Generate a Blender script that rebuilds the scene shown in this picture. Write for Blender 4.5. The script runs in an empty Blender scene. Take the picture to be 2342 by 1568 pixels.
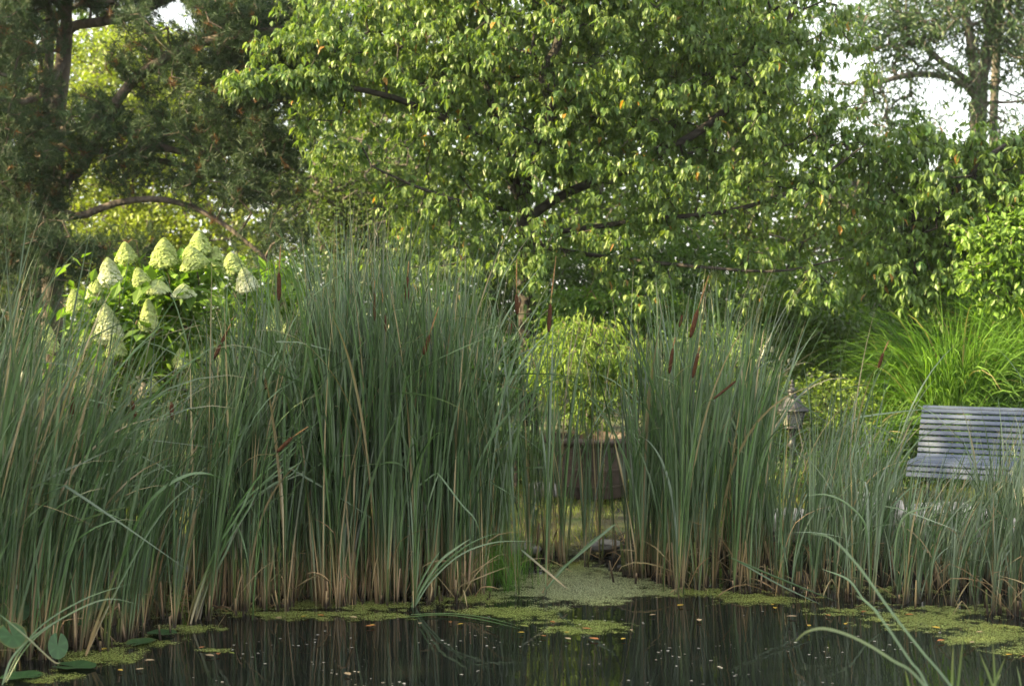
import bpy, math, random
import numpy as np
from mathutils import Vector
R = math.radians
C = bpy.context.scene.collection
rng = np.random.default_rng(11)
random.seed(11)

# ---------------------------------------------------------------- camera
F, CX, HY, CH = 3253.0, 1171.0, 720.0, 1.95      # focal in units of a 2342 px wide frame, horizon row, eye height
cd = bpy.data.cameras.new('camera')
cam = bpy.data.objects.new('camera', cd); C.objects.link(cam)
cam.location = (0, 0, CH); cam.rotation_euler = (R(90), 0, 0)
cd.sensor_width = 36; cd.lens = 36 * F / 2342; cd.shift_y = (HY - 784) / 2342
cd.clip_start = .1; cd.clip_end = 800
cd.dof.use_dof = True; cd.dof.focus_distance = 9.9; cd.dof.aperture_fstop = 2.1
bpy.context.scene.camera = cam
# ---------------------------------------------------------------- sky, sun, exposure
SUN_EL, SUN_AZ = R(27), R(-104)       # azimuth from +Y, negative = left
w = bpy.data.worlds.new('World'); bpy.context.scene.world = w; w.use_nodes = True
nt = w.node_tree; sk = nt.nodes.new('ShaderNodeTexSky'); sk.sky_type = 'NISHITA'
sk.sun_disc = False; sk.sun_elevation = SUN_EL; sk.sun_rotation = SUN_AZ; sk.dust_density = 2.0; sk.air_density = 1.0
bg = nt.nodes['Background']; hz = nt.nodes.new('ShaderNodeMix'); hz.data_type = 'RGBA'      # thin bright cloud whitens the sky
hz.inputs[0].default_value = .6; hz.inputs[7].default_value = (7.4, 7.3, 6.6, 1); nt.links.new(sk.outputs[0], hz.inputs[6]); nt.links.new(hz.outputs[2], bg.inputs[0]); bg.inputs[1].default_value = 0.09
sl = bpy.data.lights.new('sun', 'SUN'); sl.energy = 5.0; sl.angle = R(.5); sl.color = (1, .81, .44)
so = bpy.data.objects.new('sun', sl); C.objects.link(so)
sv = Vector((math.sin(SUN_AZ) * math.cos(SUN_EL), math.cos(SUN_AZ) * math.cos(SUN_EL), math.sin(SUN_EL)))
so.rotation_euler = sv.to_track_quat('Z', 'Y').to_euler(); so.location = (-20, 0, 20)
vs = bpy.context.scene.view_settings
vs.view_transform = 'Standard'; vs.look = 'None'; vs.gamma = 1; vs.exposure = 2.22
cy = bpy.context.scene.cycles
cy.max_bounces = 6; cy.diffuse_bounces = 3; cy.glossy_bounces = 3; cy.transmission_bounces = 4; cy.transparent_max_bounces = 6
cy.caustics_reflective = False; cy.caustics_refractive = False; cy.sample_clamp_indirect = 6

def P(x, y, D): return np.array([(x - CX) / F * D, D, CH - (y - HY) / F * D])
def DW(y, z=0.0): return (CH - z) * F / (y - HY)      # distance at which height z shows on row y

# ---------------------------------------------------------------- noise
def vnoise(p, seed=0):
    """value noise for points (n,k) -> 0..1"""
    p = np.asarray(p, float); k = p.shape[1]
    i = np.floor(p).astype(np.int64); f = p - i; f = f * f * (3 - 2 * f)
    out = np.zeros(len(p))
    for c in range(2 ** k):
        h = np.full(len(p), seed * 1013 + 7, np.int64); wgt = np.ones(len(p))
        for a in range(k):
            b = (c >> a) & 1
            h = h * 73856093 + (i[:, a] + b) * 19349663 + a * 83492791
            h ^= (h >> 13)
            wgt *= f[:, a] if b else 1 - f[:, a]
        h = (h * 1274126177) & 0x7fffffff
        h ^= (h >> 15)
        out += wgt * ((h % 65536) / 65535.0)
    return out
def fbm(p, seed=0, o=3):
    p = np.asarray(p, float); return sum(vnoise(p * 2 ** k, seed + k) * .5 ** k for k in range(o)) / sum(.5 ** k for k in range(o))

# ---------------------------------------------------------------- materials
def mat(name): 
    m = bpy.data.materials.new(name); m.use_nodes = True
    return m, m.node_tree, m.node_tree.nodes['Principled BSDF']
def leaf_mat(name, rough=.45, spec=.5, trans=.35, tcol=(1.25, 1.35, .5)):
    m, t, b = mat(name); n = t.nodes; L = t.links
    a = n.new('ShaderNodeAttribute'); a.attribute_name = 'Col'
    L.new(a.outputs['Color'], b.inputs['Base Color'])
    b.inputs['Roughness'].default_value = rough; b.inputs['Specular IOR Level'].default_value = spec
    if trans > 0:
        tr = n.new('ShaderNodeBsdfTranslucent'); mx = n.new('ShaderNodeMixShader')
        mul = n.new('ShaderNodeVectorMath'); mul.operation = 'MULTIPLY'; mul.inputs[1].default_value = tcol
        L.new(a.outputs['Color'], mul.inputs[0]); L.new(mul.outputs[0], tr.inputs['Color'])
        mx.inputs[0].default_value = trans
        L.new(b.outputs[0], mx.inputs[1]); L.new(tr.outputs[0], mx.inputs[2])
        L.new(mx.outputs[0], n['Material Output'].inputs['Surface'])
    return m
def noisy(name, c1, c2, scale=8, rough=.8, bump=.4, spec=.3, detail=6, metallic=0, stretch=None, bscale=None, bdist=.01):
    m, t, b = mat(name); n = t.nodes; L = t.links
    tc = n.new('ShaderNodeTexCoord'); src = tc.outputs['Object']
    if stretch:
        mp = n.new('ShaderNodeMapping'); mp.inputs['Scale'].default_value = stretch
        L.new(src, mp.inputs[0]); src = mp.outputs[0]
    no = n.new('ShaderNodeTexNoise'); no.inputs['Scale'].default_value = scale; no.inputs['Detail'].default_value = detail
    L.new(src, no.inputs['Vector'])
    r = n.new('ShaderNodeValToRGB'); r.color_ramp.elements[0].position = .35; r.color_ramp.elements[1].position = .65
    r.color_ramp.elements[0].color = (*c1, 1); r.color_ramp.elements[1].color = (*c2, 1)
    L.new(no.outputs['Fac'], r.inputs[0]); L.new(r.outputs[0], b.inputs['Base Color'])
    b.inputs['Roughness'].default_value = rough; b.inputs['Specular IOR Level'].default_value = spec; b.inputs['Metallic'].default_value = metallic
    if bump:
        n2 = n.new('ShaderNodeTexNoise'); n2.inputs['Scale'].default_value = bscale or scale * 3; n2.inputs['Detail'].default_value = 6
        L.new(src, n2.inputs['Vector'])
        bm = n.new('ShaderNodeBump'); bm.inputs['Strength'].default_value = bump; bm.inputs['Distance'].default_value = bdist
        L.new(n2.outputs['Fac'], bm.inputs['Height']); L.new(bm.outputs[0], b.inputs['Normal'])
    return m
M = {}
M['leaf'] = leaf_mat('broad_leaf', .45, .65, .45, (1.3, 1.3, .55))
M['leafmatte'] = leaf_mat('matte_leaf', .6, .3, .42)
M['needle'] = leaf_mat('needle', .55, .3, .15)
M['reed'] = leaf_mat('reed_leaf', .38, .9, .18, (1.1, 1.3, .6))
M['grass'] = leaf_mat('grass_leaf', .5, .35, .35)
M['petal'] = leaf_mat('petal', .7, .2, .4, (1.0, 1.05, .8))
M['weed'] = leaf_mat('duckweed', .38, .6, 0)
M['dry'] = leaf_mat('dry_leaf', .7, .2, .1, (1, 1, 1))
M['lily'] = leaf_mat('lily_leaf', .5, .35, .12)
M['bark_pine'] = noisy('pine_bark', (.05, .042, .037), (.15, .12, .10), 9, .9, .9, stretch=(1, 1, .35), bdist=.03)
M['bark_cherry'] = noisy('cherry_bark', (.022, .019, .017), (.06, .051, .045), 12, .8, .6, stretch=(1, 1, 2.2))
M['bark_grey'] = noisy('grey_bark', (.06, .052, .045), (.17, .15, .13), 12, .85, .7, stretch=(1, 1, .4))
M['twig'] = noisy('twig_bark', (.06, .045, .032), (.16, .12, .085), 20, .8, 0)
M['stem'] = noisy('green_stem', (.05, .10, .03), (.10, .16, .05), 20, .5, 0)
M['catbrown'] = noisy('seed_head_brown', (.05, .023, .013), (.092, .042, .022), 70, .95, .6, .1, bscale=260, bdist=.004)
M['spike'] = noisy('dry_spike', (.22, .12, .05), (.38, .23, .11), 60, .9, .5, .1, bscale=200, bdist=.003)
M['soil'] = noisy('dark_soil', (.02, .016, .011), (.06, .045, .03), 30, .9, .6)
M['rock'] = noisy('pond_rock', (.10, .095, .09), (.24, .225, .205), 9, .85, .8, bscale=30, bdist=.02)
M['palerock'] = noisy('pale_rock', (.36, .33, .31), (.55, .52, .49), 7, .85, .7, bscale=35, bdist=.015)
M['paint'] = noisy('bench_paint', (.058, .076, .125), (.092, .115, .175), 14, .42, .15, .5, stretch=(1, 6, 6))
M['iron'] = noisy('cast_iron', (.012, .013, .015), (.03, .032, .036), 25, .5, .3, .5)
M['lantern'] = noisy('lantern_metal', (.013, .013, .018), (.032, .031, .038), 16, .42, .2, .6)
_t = M['paint'].node_tree; _oi = _t.nodes.new('ShaderNodeObjectInfo'); _mr = _t.nodes.new('ShaderNodeMapRange'); _mr.inputs[3].default_value = .72; _mr.inputs[4].default_value = 1.1
_hs = _t.nodes.new('ShaderNodeHueSaturation'); _pb = _t.nodes['Principled BSDF']; _src = _pb.inputs['Base Color'].links[0].from_socket
_t.links.new(_oi.outputs['Random'], _mr.inputs[0]); _t.links.new(_mr.outputs[0], _hs.inputs['Value']); _t.links.new(_src, _hs.inputs['Color']); _t.links.new(_hs.outputs[0], _pb.inputs['Base Color'])
M['pot'] = noisy('pot_glaze', (.034, .024, .019), (.08, .058, .047), 7, .6, .35, .4, bscale=30)
m, t, b = mat('lantern_glass'); b.inputs['Base Color'].default_value = (.5, .5, .45, 1); b.inputs['Roughness'].default_value = .25; b.inputs['Transmission Weight'].default_value = .7; M['glass'] = m

# ground: soil and mown grass mottled
m, t, b = mat('ground'); n = t.nodes; L = t.links
tc = n.new('ShaderNodeTexCoord'); no = n.new('ShaderNodeTexNoise'); no.inputs['Scale'].default_value = 2.2; no.inputs['Detail'].default_value = 8
L.new(tc.outputs['Object'], no.inputs['Vector'])
r = n.new('ShaderNodeValToRGB'); e = r.color_ramp.elements; e[0].position = .38; e[0].color = (.022, .018, .012, 1); e[1].position = .62; e[1].color = (.075, .10, .03, 1)
x_ = e.new(.5); x_.color = (.05, .055, .022, 1)
L.new(no.outputs['Fac'], r.inputs[0]); L.new(r.outputs[0], b.inputs['Base Color']); b.inputs['Roughness'].default_value = .95
n2 = n.new('ShaderNodeTexNoise'); n2.inputs['Scale'].default_value = 40; bp = n.new('ShaderNodeBump'); bp.inputs['Distance'].default_value = .03
L.new(tc.outputs['Object'], n2.inputs['Vector']); L.new(n2.outputs['Fac'], bp.inputs['Height']); L.new(bp.outputs[0], b.inputs['Normal'])
M['ground'] = m
# water
m, t, b = mat('pond_water'); n = t.nodes; L = t.links
b.inputs['Base Color'].default_value = (.006, .007, .006, 1); b.inputs['Roughness'].default_value = .015; b.inputs['IOR'].default_value = 1.33
tc = n.new('ShaderNodeTexCoord'); no = n.new('ShaderNodeTexNoise'); no.inputs['Scale'].default_value = 5; no.inputs['Detail'].default_value = 3
L.new(tc.outputs['Object'], no.inputs['Vector'])
bp = n.new('ShaderNodeBump'); bp.inputs['Distance'].default_value = .003; bp.inputs['Strength'].default_value = .35
L.new(no.outputs['Fac'], bp.inputs['Height']); L.new(bp.outputs[0], b.inputs['Normal'])
M['water'] = m

# ---------------------------------------------------------------- mesh plumbing
def norm(v): return v / np.maximum(np.linalg.norm(v, axis=-1, keepdims=True), 1e-9)
class MB:
    """collects vertices / faces (mixed sizes) / colours and links them as ONE mesh object"""
    def __init__(s): s.v = []; s.c = []; s.loops = []; s.sizes = []; s.n = 0
    def add(s, v, faces, col=None):
        v = np.asarray(v, float); s.v.append(v)
        if col is None: col = (1, 1, 1)
        col = np.asarray(col, float); s.c.append(np.broadcast_to(col, v.shape) if col.ndim == 1 else col)
        if isinstance(faces, np.ndarray): faces = [faces]
        if faces and not isinstance(faces[0], np.ndarray):
            for f in faces: s.loops.append(np.asarray(f, np.int64) + s.n); s.sizes.append(np.array([len(f)]))
        else:
            for f in faces: s.loops.append((f + s.n).ravel()); s.sizes.append(np.full(len(f), f.shape[1]))
        s.n += len(v); return s
    def build(s, name, m, parent=None, smooth=True, origin=None):
        v = np.concatenate(s.v) if s.v else np.zeros((0, 3)); me = bpy.data.meshes.new(name)
        if parent is not None: v = v - np.array(parent.matrix_basis.translation)
        elif origin is not None: v = v - np.asarray(origin)
        lo = np.concatenate(s.loops); sz = np.concatenate(s.sizes)
        me.vertices.add(len(v)); me.vertices.foreach_set('co', v.astype(np.float32).ravel())
        me.loops.add(len(lo)); me.loops.foreach_set('vertex_index', lo.astype(np.int32))
        me.polygons.add(len(sz)); st = np.concatenate([[0], np.cumsum(sz)[:-1]])
        me.polygons.foreach_set('loop_start', st.astype(np.int32))
        me.polygons.foreach_set('use_smooth', np.full(len(sz), smooth))
        c = np.concatenate(s.c); ca = me.color_attributes.new('Col', 'FLOAT_COLOR', 'POINT')
        ca.data.foreach_set('color', np.concatenate([c, np.ones((len(c), 1))], 1).astype(np.float32).ravel())
        me.update(calc_edges=True); me.materials.append(m)
        o = bpy.data.objects.new(name, me); C.objects.link(o)
        if parent is not None: o.parent = parent
        elif origin is not None: o.location = origin
        return o
def tag(o, label=None, cat=None, group=None, kind=None):
    if label: o['label'] = label
    if cat: o['category'] = cat
    if group: o['group'] = group
    if kind: o['kind'] = kind
    return o
def empty(name, loc, label, cat, group=None):
    o = bpy.data.objects.new(name, None); C.objects.link(o); o.location = tuple(float(a) for a in loc); o.empty_display_size = .1
    return tag(o, label, cat, group)
def struct(o): o['kind'] = 'structure'; return o

def tube(mb, pts, rad, sides=6, col=None, cap=True):
    pts = np.asarray(pts, float); n = len(pts); rad = np.broadcast_to(np.asarray(rad, float), (n,))
    d = norm(np.gradient(pts, axis=0)); ref = np.array([.13, .97, .2]) if abs(d[0][1]) < .8 else np.array([.97, .1, .2])
    u = norm(np.cross(d, ref)); w_ = np.cross(d, u); a = np.arange(sides) / sides * 2 * np.pi
    ring = pts[:, None] + rad[:, None, None] * (u[:, None] * np.cos(a)[None, :, None] + w_[:, None] * np.sin(a)[None, :, None])
    i = np.arange(n - 1)[:, None] * sides; j = np.arange(sides)[None]; k = (j + 1) % sides
    f = np.stack([i + j, i + k, i + sides + k, i + sides + j], -1).reshape(-1, 4)
    mb.add(ring.reshape(-1, 3), f, col if col is None or np.asarray(col).ndim == 1 else np.repeat(col, sides, 0))
    if cap:
        mb.sizes.append(np.array([sides, sides])); b0 = mb.n - n * sides
        mb.loops.append(np.concatenate([b0 + np.arange(sides)[::-1], b0 + (n - 1) * sides + np.arange(sides)]))
def spline(pts, n):
    """Catmull-Rom through pts"""
    pts = np.asarray(pts, float); p = np.vstack([2 * pts[0] - pts[1], pts, 2 * pts[-1] - pts[-2]])
    t = np.linspace(0, len(pts) - 1 - 1e-6, n); i = t.astype(int); f = (t - i)[:, None]
    a, b_, c, d = p[i], p[i + 1], p[i + 2], p[i + 3]
    return .5 * (2 * b_ + (c - a) * f + (2 * a - 5 * b_ + 4 * c - d) * f ** 2 + (3 * b_ - a - 3 * c + d) * f ** 3)
def lathe(mb, prof, centre, sides=24, squash=None):
    cx, cy_, cz = centre; a = np.arange(sides) / sides * 2 * np.pi + (np.pi / sides if sides < 9 else 0)
    v = np.array([[cx + r_ * math.cos(q), cy_ + r_ * math.sin(q), cz + z] for r_, z in prof for q in a])
    i = np.arange(len(prof) - 1)[:, None] * sides; j = np.arange(sides)[None]; k = (j + 1) % sides
    mb.add(v, np.stack([i + j, i + k, i + sides + k, i + sides + j], -1).reshape(-1, 4))
def box(mb, c, s, rot=None, bev=0):
    x, y, z = np.asarray(s) / 2
    if bev:
        b = bev; sec = [(-y + b, -z), (y - b, -z), (y, -z + b), (y, z - b), (y - b, z), (-y + b, z), (-y, z - b), (-y, -z + b)]
        v = np.array([[sx, p[0], p[1]] for sx in (-x, x) for p in sec]); f = [[i, (i + 1) % 8, 8 + (i + 1) % 8, 8 + i] for i in range(8)] + [list(range(7, -1, -1)), list(range(8, 16))]
    else:
        v = np.array([[a, b_, c_] for a in (-x, x) for b_ in (-y, y) for c_ in (-z, z)])
        f = [[0, 1, 3, 2], [4, 6, 7, 5], [0, 4, 5, 1], [2, 3, 7, 6], [0, 2, 6, 4], [1, 5, 7, 3]]
    if rot is not None: v = v @ np.asarray(rot).T
    mb.add(v + np.asarray(c), f)

# leaf templates: y along the leaf, z up
CHERRY = (np.array([[0, 0, 0], [-.17, .28, .05], [0, .30, 0], [.17, .28, .05], [-.16, .62, .0], [0, .64, -.05], [.16, .62, .0], [0, 1, -.2]]),
          [np.array([[0, 2, 1], [0, 3, 2], [4, 5, 7], [5, 6, 7]]), np.array([[1, 2, 5, 4], [2, 3, 6, 5]])])
LANCE = (np.array([[0, 0, 0], [-.11, .35, .03], [0, .38, 0], [.11, .35, .03], [0, 1, -.22]]), [np.array([[0, 2, 1], [0, 3, 2], [1, 2, 4], [2, 3, 4]])])
OVAL = (np.array([[0, 0, 0], [-.27, .42, .05], [0, .45, -.02], [.27, .42, .05], [0, 1, -.06]]), [np.array([[0, 2, 1], [0, 3, 2], [1, 2, 4], [2, 3, 4]])])
NEEDLE = (np.array([[-.035, 0, 0], [.035, 0, 0], [0, 1, 0]]), [np.array([[0, 1, 2]])])
FLORET = (np.array([[0, 0, 0], [.5, .5, .18], [0, .75, .1], [-.5, .5, .18], [-.75, 0, .1], [-.5, -.5, .18], [0, -.75, .1], [.5, -.5, .18], [.75, 0, .1]]),
          [np.array([[0, 1, 2], [0, 3, 4], [0, 5, 6], [0, 7, 8], [0, 2, 3], [0, 6, 7]])])
def inst(mb, T, pos, dr, up, scale, col):
    """place template T once per row: leaf axis dr, face normal close to up"""
    tv, tf = T; n = len(pos); dr = norm(dr); x = norm(np.cross(dr, up)); z = np.cross(x, dr)
    s = np.broadcast_to(np.asarray(scale, float), (n,))[:, None, None]
    v = pos[:, None] + s * (tv[None, :, 0:1] * x[:, None] + tv[None, :, 1:2] * dr[:, None] + tv[None, :, 2:3] * z[:, None])
    k = len(tv); off = (np.arange(n) * k)[:, None, None]
    mb.add(v.reshape(-1, 3), [(f[None] + off).reshape(-1, f.shape[1]) for f in tf], np.repeat(col, k, 0))
def colmix(n, c1, c2, dark=.25, power=1.0):
    u = rng.random((n, 1)) ** power; c = np.array(c1) * (1 - u) + np.array(c2) * u
    return c * (1 + dark * (rng.random((n, 1)) * 2 - 1))
def rdir(n):
    v = rng.normal(size=(n, 3)); return norm(v)

# ---------------------------------------------------------------- tree growth
def grow(limbs, targets, step=.22, wiggle=.05, sag=0.0):
    """limbs: list of polylines (first starts at the root). Targets join the nearest node by wiggly twigs."""
    pos = []; par = []
    for pl in limbs:
        pl = np.asarray(pl); L_ = np.linalg.norm(np.diff(pl, axis=0), axis=1).sum(); q = spline(pl, max(3, int(L_ / step)))
        if pos:
            p0 = int(np.argmin(np.linalg.norm(np.array(pos) - q[0], axis=1))); q = q[1:]
        else: p0 = -1
        for a in q: pos.append(a); par.append(p0); p0 = len(pos) - 1
    cap = len(pos) + len(targets) * 40; PP = np.zeros((cap, 3)); n = len(pos); PP[:n] = pos
    d0 = np.min(np.linalg.norm(targets[:, None] - PP[None, :n], axis=2), axis=1)
    tips = np.zeros(len(targets), int)
    for ti in np.argsort(d0):
        T_ = targets[ti]; d = np.linalg.norm(PP[:n] - T_, axis=1)
        j = int(np.argmin(d)); L_ = d[j]; k = max(1, min(30, int(L_ / step)))
        a = PP[j].copy(); p0 = j; bow = np.array([0, 0, 1.0]) * L_ * .10
        for s_ in range(1, k + 1):
            f = s_ / k; q = a * (1 - f) + T_ * f + bow * (4 * f * (1 - f)) * (1 - sag)
            if s_ < k: q = q + rng.normal(size=3) * wiggle * min(1, L_)
            PP[n] = q; par.append(p0); p0 = n; n += 1
        tips[ti] = p0
    return PP[:n], np.array(par), tips, len(pos)
def wood(mb, PP, par, r_tip=.004, expo=2.2, rmax=None, minr=0.0, sides=5, rlist=None, only=None):
    # rlist: smallest radius allowed at the first len(rlist) nodes (main limbs)
    n = len(PP); acc = np.zeros(n); kids = np.zeros(n, int)
    for i in range(n - 1, -1, -1):
        if kids[i] == 0: acc[i] += r_tip ** expo
        if par[i] >= 0: acc[par[i]] += acc[i]; kids[par[i]] += 1
    r_ = acc ** (1 / expo)
    if rmax: r_ = r_ * (rmax / r_[0]) if r_[0] > rmax or True else r_
    r_ = np.maximum(r_, r_tip)
    if rlist is not None: r_[:len(rlist)] = np.maximum(r_[:len(rlist)], rlist)
    e = np.array([i for i in range(n) if par[i] >= 0 and r_[i] >= minr])
    if only is not None: e = e[[bool(only[i]) for i in e]]
    if len(e) == 0: return r_
    a, b_ = PP[par[e]], PP[e]; d = norm(b_ - a); a = a - d * r_[e][:, None] * .3
    ra = np.minimum(r_[par[e]], r_[e] * 1.25); rb = r_[e]
    ref = np.where((np.abs(d[:, 1]) < .8)[:, None], np.array([[.1, .98, .15]]), np.array([[.98, .1, .1]]))
    u = norm(np.cross(d, ref)); v = np.cross(d, u); an = np.arange(sides) / sides * 2 * np.pi
    cs = u[:, None] * np.cos(an)[None, :, None] + v[:, None] * np.sin(an)[None, :, None]
    V = np.stack([a[:, None] + cs * ra[:, None, None], b_[:, None] + cs * rb[:, None, None]], 1).reshape(-1, 3)
    o = (np.arange(len(e)) * 2 * sides)[:, None]; j = np.arange(sides)[None]; k = (j + 1) % sides
    mb.add(V, np.stack([o + j, o + k, o + sides + k, o + sides + j], -1).reshape(-1, 4))
    return r_
def limb_radii(limbs, step, r0):
    out = []
    for k, pl in enumerate(limbs):
        pl = np.asarray(pl); n = max(3, int(np.linalg.norm(np.diff(pl, axis=0), axis=1).sum() / step)) - (1 if k else 0)
        out.append(np.linspace(r0[0], r0[1], n) if k else np.zeros(n))
    return np.concatenate(out)
def fans(mb, PP, par, tips, T, per, nf, size, c1, c2, dark=.2):
    """drooping hand-like fans: every leaf of a fan hangs from one point"""
    ft = np.repeat(tips, nf); a = PP[ft]; b_ = PP[np.maximum(par[ft], 0)]; m_ = len(ft)
    c = a + (b_ - a) * (rng.random((m_, 1)) * 1.6 - .1) + rng.normal(size=a.shape) * .05; ax = norm(norm(a - b_) * [1, 1, .3] + rdir(m_) * .7)
    i = np.repeat(np.arange(m_), per); i = i[rng.random(len(i)) < (.35 + .65 * rng.random(m_))[i]]; n = len(i); azc = np.arctan2(ax[:, 1], ax[:, 0])[i]; az = azc + rng.uniform(-1.9, 1.9, n); pit = rng.uniform(.15, 1.35, n) * .9 + .1
    d = np.stack([np.cos(az) * np.cos(pit), np.sin(az) * np.cos(pit), -np.sin(pit)], 1); up = norm(np.stack([np.cos(az) * np.sin(pit), np.sin(az) * np.sin(pit), np.cos(pit)], 1) + rdir(n) * .35)
    u = np.clip(rng.random((m_, 1))[i] * .7 + rng.random((n, 1)) * .3, 0, 1); col = (np.array(c1) * (1 - u) + np.array(c2) * u) * (1 + dark * (rng.random((n, 1)) * 2 - 1))
    yl = rng.random(n) < .008; col[yl] = [.38, .2, .04]
    p = c[i] + d * .012 + rng.normal(size=(n, 3)) * .006; sz = size * (.45 + .85 * rng.random(n)) * (.8 + .4 * rng.random(m_))[i]; kk = rng.random(n)
    T2 = (T[0] * [1.35, .92, 1] + np.c_[np.zeros(len(T[0])), np.zeros(len(T[0])), -.22 * T[0][:, 1] ** 2], T[1]); T3 = (T[0] * [.7, 1.08, 2.0] + np.c_[.18 * T[0][:, 1] ** 2, np.zeros(len(T[0])), 0 * T[0][:, 1]], T[1])
    for TT, mk in ((T, kk < .45), (T2, (kk >= .45) & (kk < .75)), (T3, kk >= .75)): inst(mb, TT, p[mk], d[mk], up[mk], sz[mk], col[mk])
def ellipsoids(spec, n, noise=.35, nscale=1.0, seed=1, zs=1.0):
    """targets inside a union of ellipsoids (x,y,D px-row + rx,ry px, rd m), thinned into clumps by noise"""
    vols = np.array([s[3] * s[4] * s[5] * s[2] ** 2 for s in spec]); out = []
    while sum(map(len, out)) < n:
        k = rng.choice(len(spec), n * 2, p=vols / vols.sum()); S = np.array(spec)[k]
        q = rdir(len(k)) * (rng.random((len(k), 1)) ** (1 / 2.4))
        D = S[:, 2]; c = np.stack([(S[:, 0] - CX) / F * D, D, CH - (S[:, 1] - HY) / F * D], 1)
        p = c + q * np.stack([S[:, 3] / F * D, S[:, 5], S[:, 4] / F * D], 1)
        keep = (fbm(p * np.array([1, 1, zs]) / nscale, seed, 2) > noise) & (p[:, 2] > .25); out.append(p[keep])
    return np.concatenate(out)[:n]
def foliage(mb, PP, par, tips, T, per, size, c1, c2, spread=.14, droop=.5, upn=.6, dark=.25, power=1.0, sun_tip=0):
    """fans of leaves round each tip and along its twig"""
    n = len(tips); idx = np.repeat(tips, per); f = rng.random((len(idx), 1)) ** 1.5 * 1.0
    b_ = PP[np.maximum(par[idx], 0)]; a = PP[idx]; p = a + (b_ - a) * f
    p = p + rng.normal(size=p.shape) * spread * np.array([1, 1, .6])
    ax = norm(a - b_); d = norm(rdir(len(idx)) * .8 + ax * .6 + np.array([0, 0, -1]) * droop)
    up = norm(rdir(len(idx)) * (1 - upn) + np.array([0, 0, 1]) * upn - d * .01)
    clump = np.repeat(rng.random(n) ** power, per)[:, None]
    u = np.clip(clump * .6 + rng.random((len(idx), 1)) * .4, 0, 1)
    col = (np.array(c1) * (1 - u) + np.array(c2) * u) * (1 + dark * (rng.random((len(idx), 1)) * 2 - 1))
    inst(mb, T, p, d, up, size * (.65 + .6 * rng.random(len(idx))), col)

def tree(name, label, cat, base, limbs, targets, T, per, size, c1, c2, bark, lm='leaf', rmax=.12, group=None, twig=.004, minr=.004, tr=None, **kw):
    root = empty(name, base, label, cat, group)
    PP, par, tips, nl = grow(limbs, targets, step=kw.pop('step', .22), wiggle=kw.pop('wiggle', .05))
    limb_mask = np.zeros(len(PP), bool); limb_mask[:nl] = True; lr = kw.pop('lr', None); fan = kw.pop('fan', 0)
    rl = limb_radii(limbs, .22, lr) if lr else None
    tb = MB(); wood(tb, PP, par, twig, rmax=rmax, minr=minr, sides=7, only=limb_mask, rlist=rl)
    tb.build('trunk', M[bark], root)
    bb = MB(); wood(bb, PP, par, twig, rmax=rmax, minr=minr, sides=4, only=~limb_mask)
    if bb.n: bb.build('branches', M[bark], root)
    fb = MB()
    if fan: fans(fb, PP, par, tips, T, per, fan, size, c1, c2)
    else: foliage(fb, PP, par, tips, T, per, size, c1, c2, **kw)
    fb.build('crown', M[lm], root, smooth=False)
    return root

# ---------------------------------------------------------------- ground and water
def shore(x): return 11.2 + .25 * np.sin(x * .9 + .4) + .12 * np.sin(x * 2.7) - .15 * np.clip(-x, 0, 4) + .1 * np.clip(x, 0, 3)
def ground_z(x, y):
    d = y - shore(x); s = np.clip((d + .35) / .5, 0, 1); s = s * s * (3 - 2 * s)
    far = -.5 + s * .58 + np.clip(d - .1, 0, 2.5) / 2.5 * .14 + .03 * np.sin(x * 3 + y * 2) * s
    dn = 5.5 + .2 * np.sin(x) - y; sn = np.clip((dn + .3) / .6, 0, 1); sn = sn * sn * (3 - 2 * sn)
    near = -.5 + sn * .62
    side = np.clip((np.abs(x) - 11) / 1.5, 0, 1) * .65 - .5
    return np.maximum(np.maximum(far, near), side)
xs = np.concatenate([[-250, -120, -60, -30, -18], np.arange(-13, 13.01, .16), [18, 30, 60, 120, 250]])
ys = np.concatenate([[-60, -20, -8, -2, 2, 4], np.arange(4.6, 16, .14), [17, 18, 20, 24, 30, 45, 80, 160, 400]])
X, Y = np.meshgrid(xs, ys); Z = ground_z(X, Y) + (fbm(np.stack([X.ravel(), Y.ravel()], 1) * 2.3, 5).reshape(X.shape) - .5) * .05
mb = MB(); nx, ny = len(xs), len(ys); i = np.arange(ny - 1)[:, None] * nx; j = np.arange(nx - 1)[None]
mb.add(np.stack([X, Y, Z], -1).reshape(-1, 3), np.stack([i + j, i + j + 1, i + nx + j + 1, i + nx + j], -1).reshape(-1, 4))
struct(mb.build('ground', M['ground']))
mb = MB(); mb.add([[-12.5, 4.6, 0], [12.5, 4.6, 0], [12.5, 13, 0], [-12.5, 13, 0]], [[0, 1, 2, 3]]); struct(mb.build('pond_water', M['water'], smooth=False))

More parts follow.
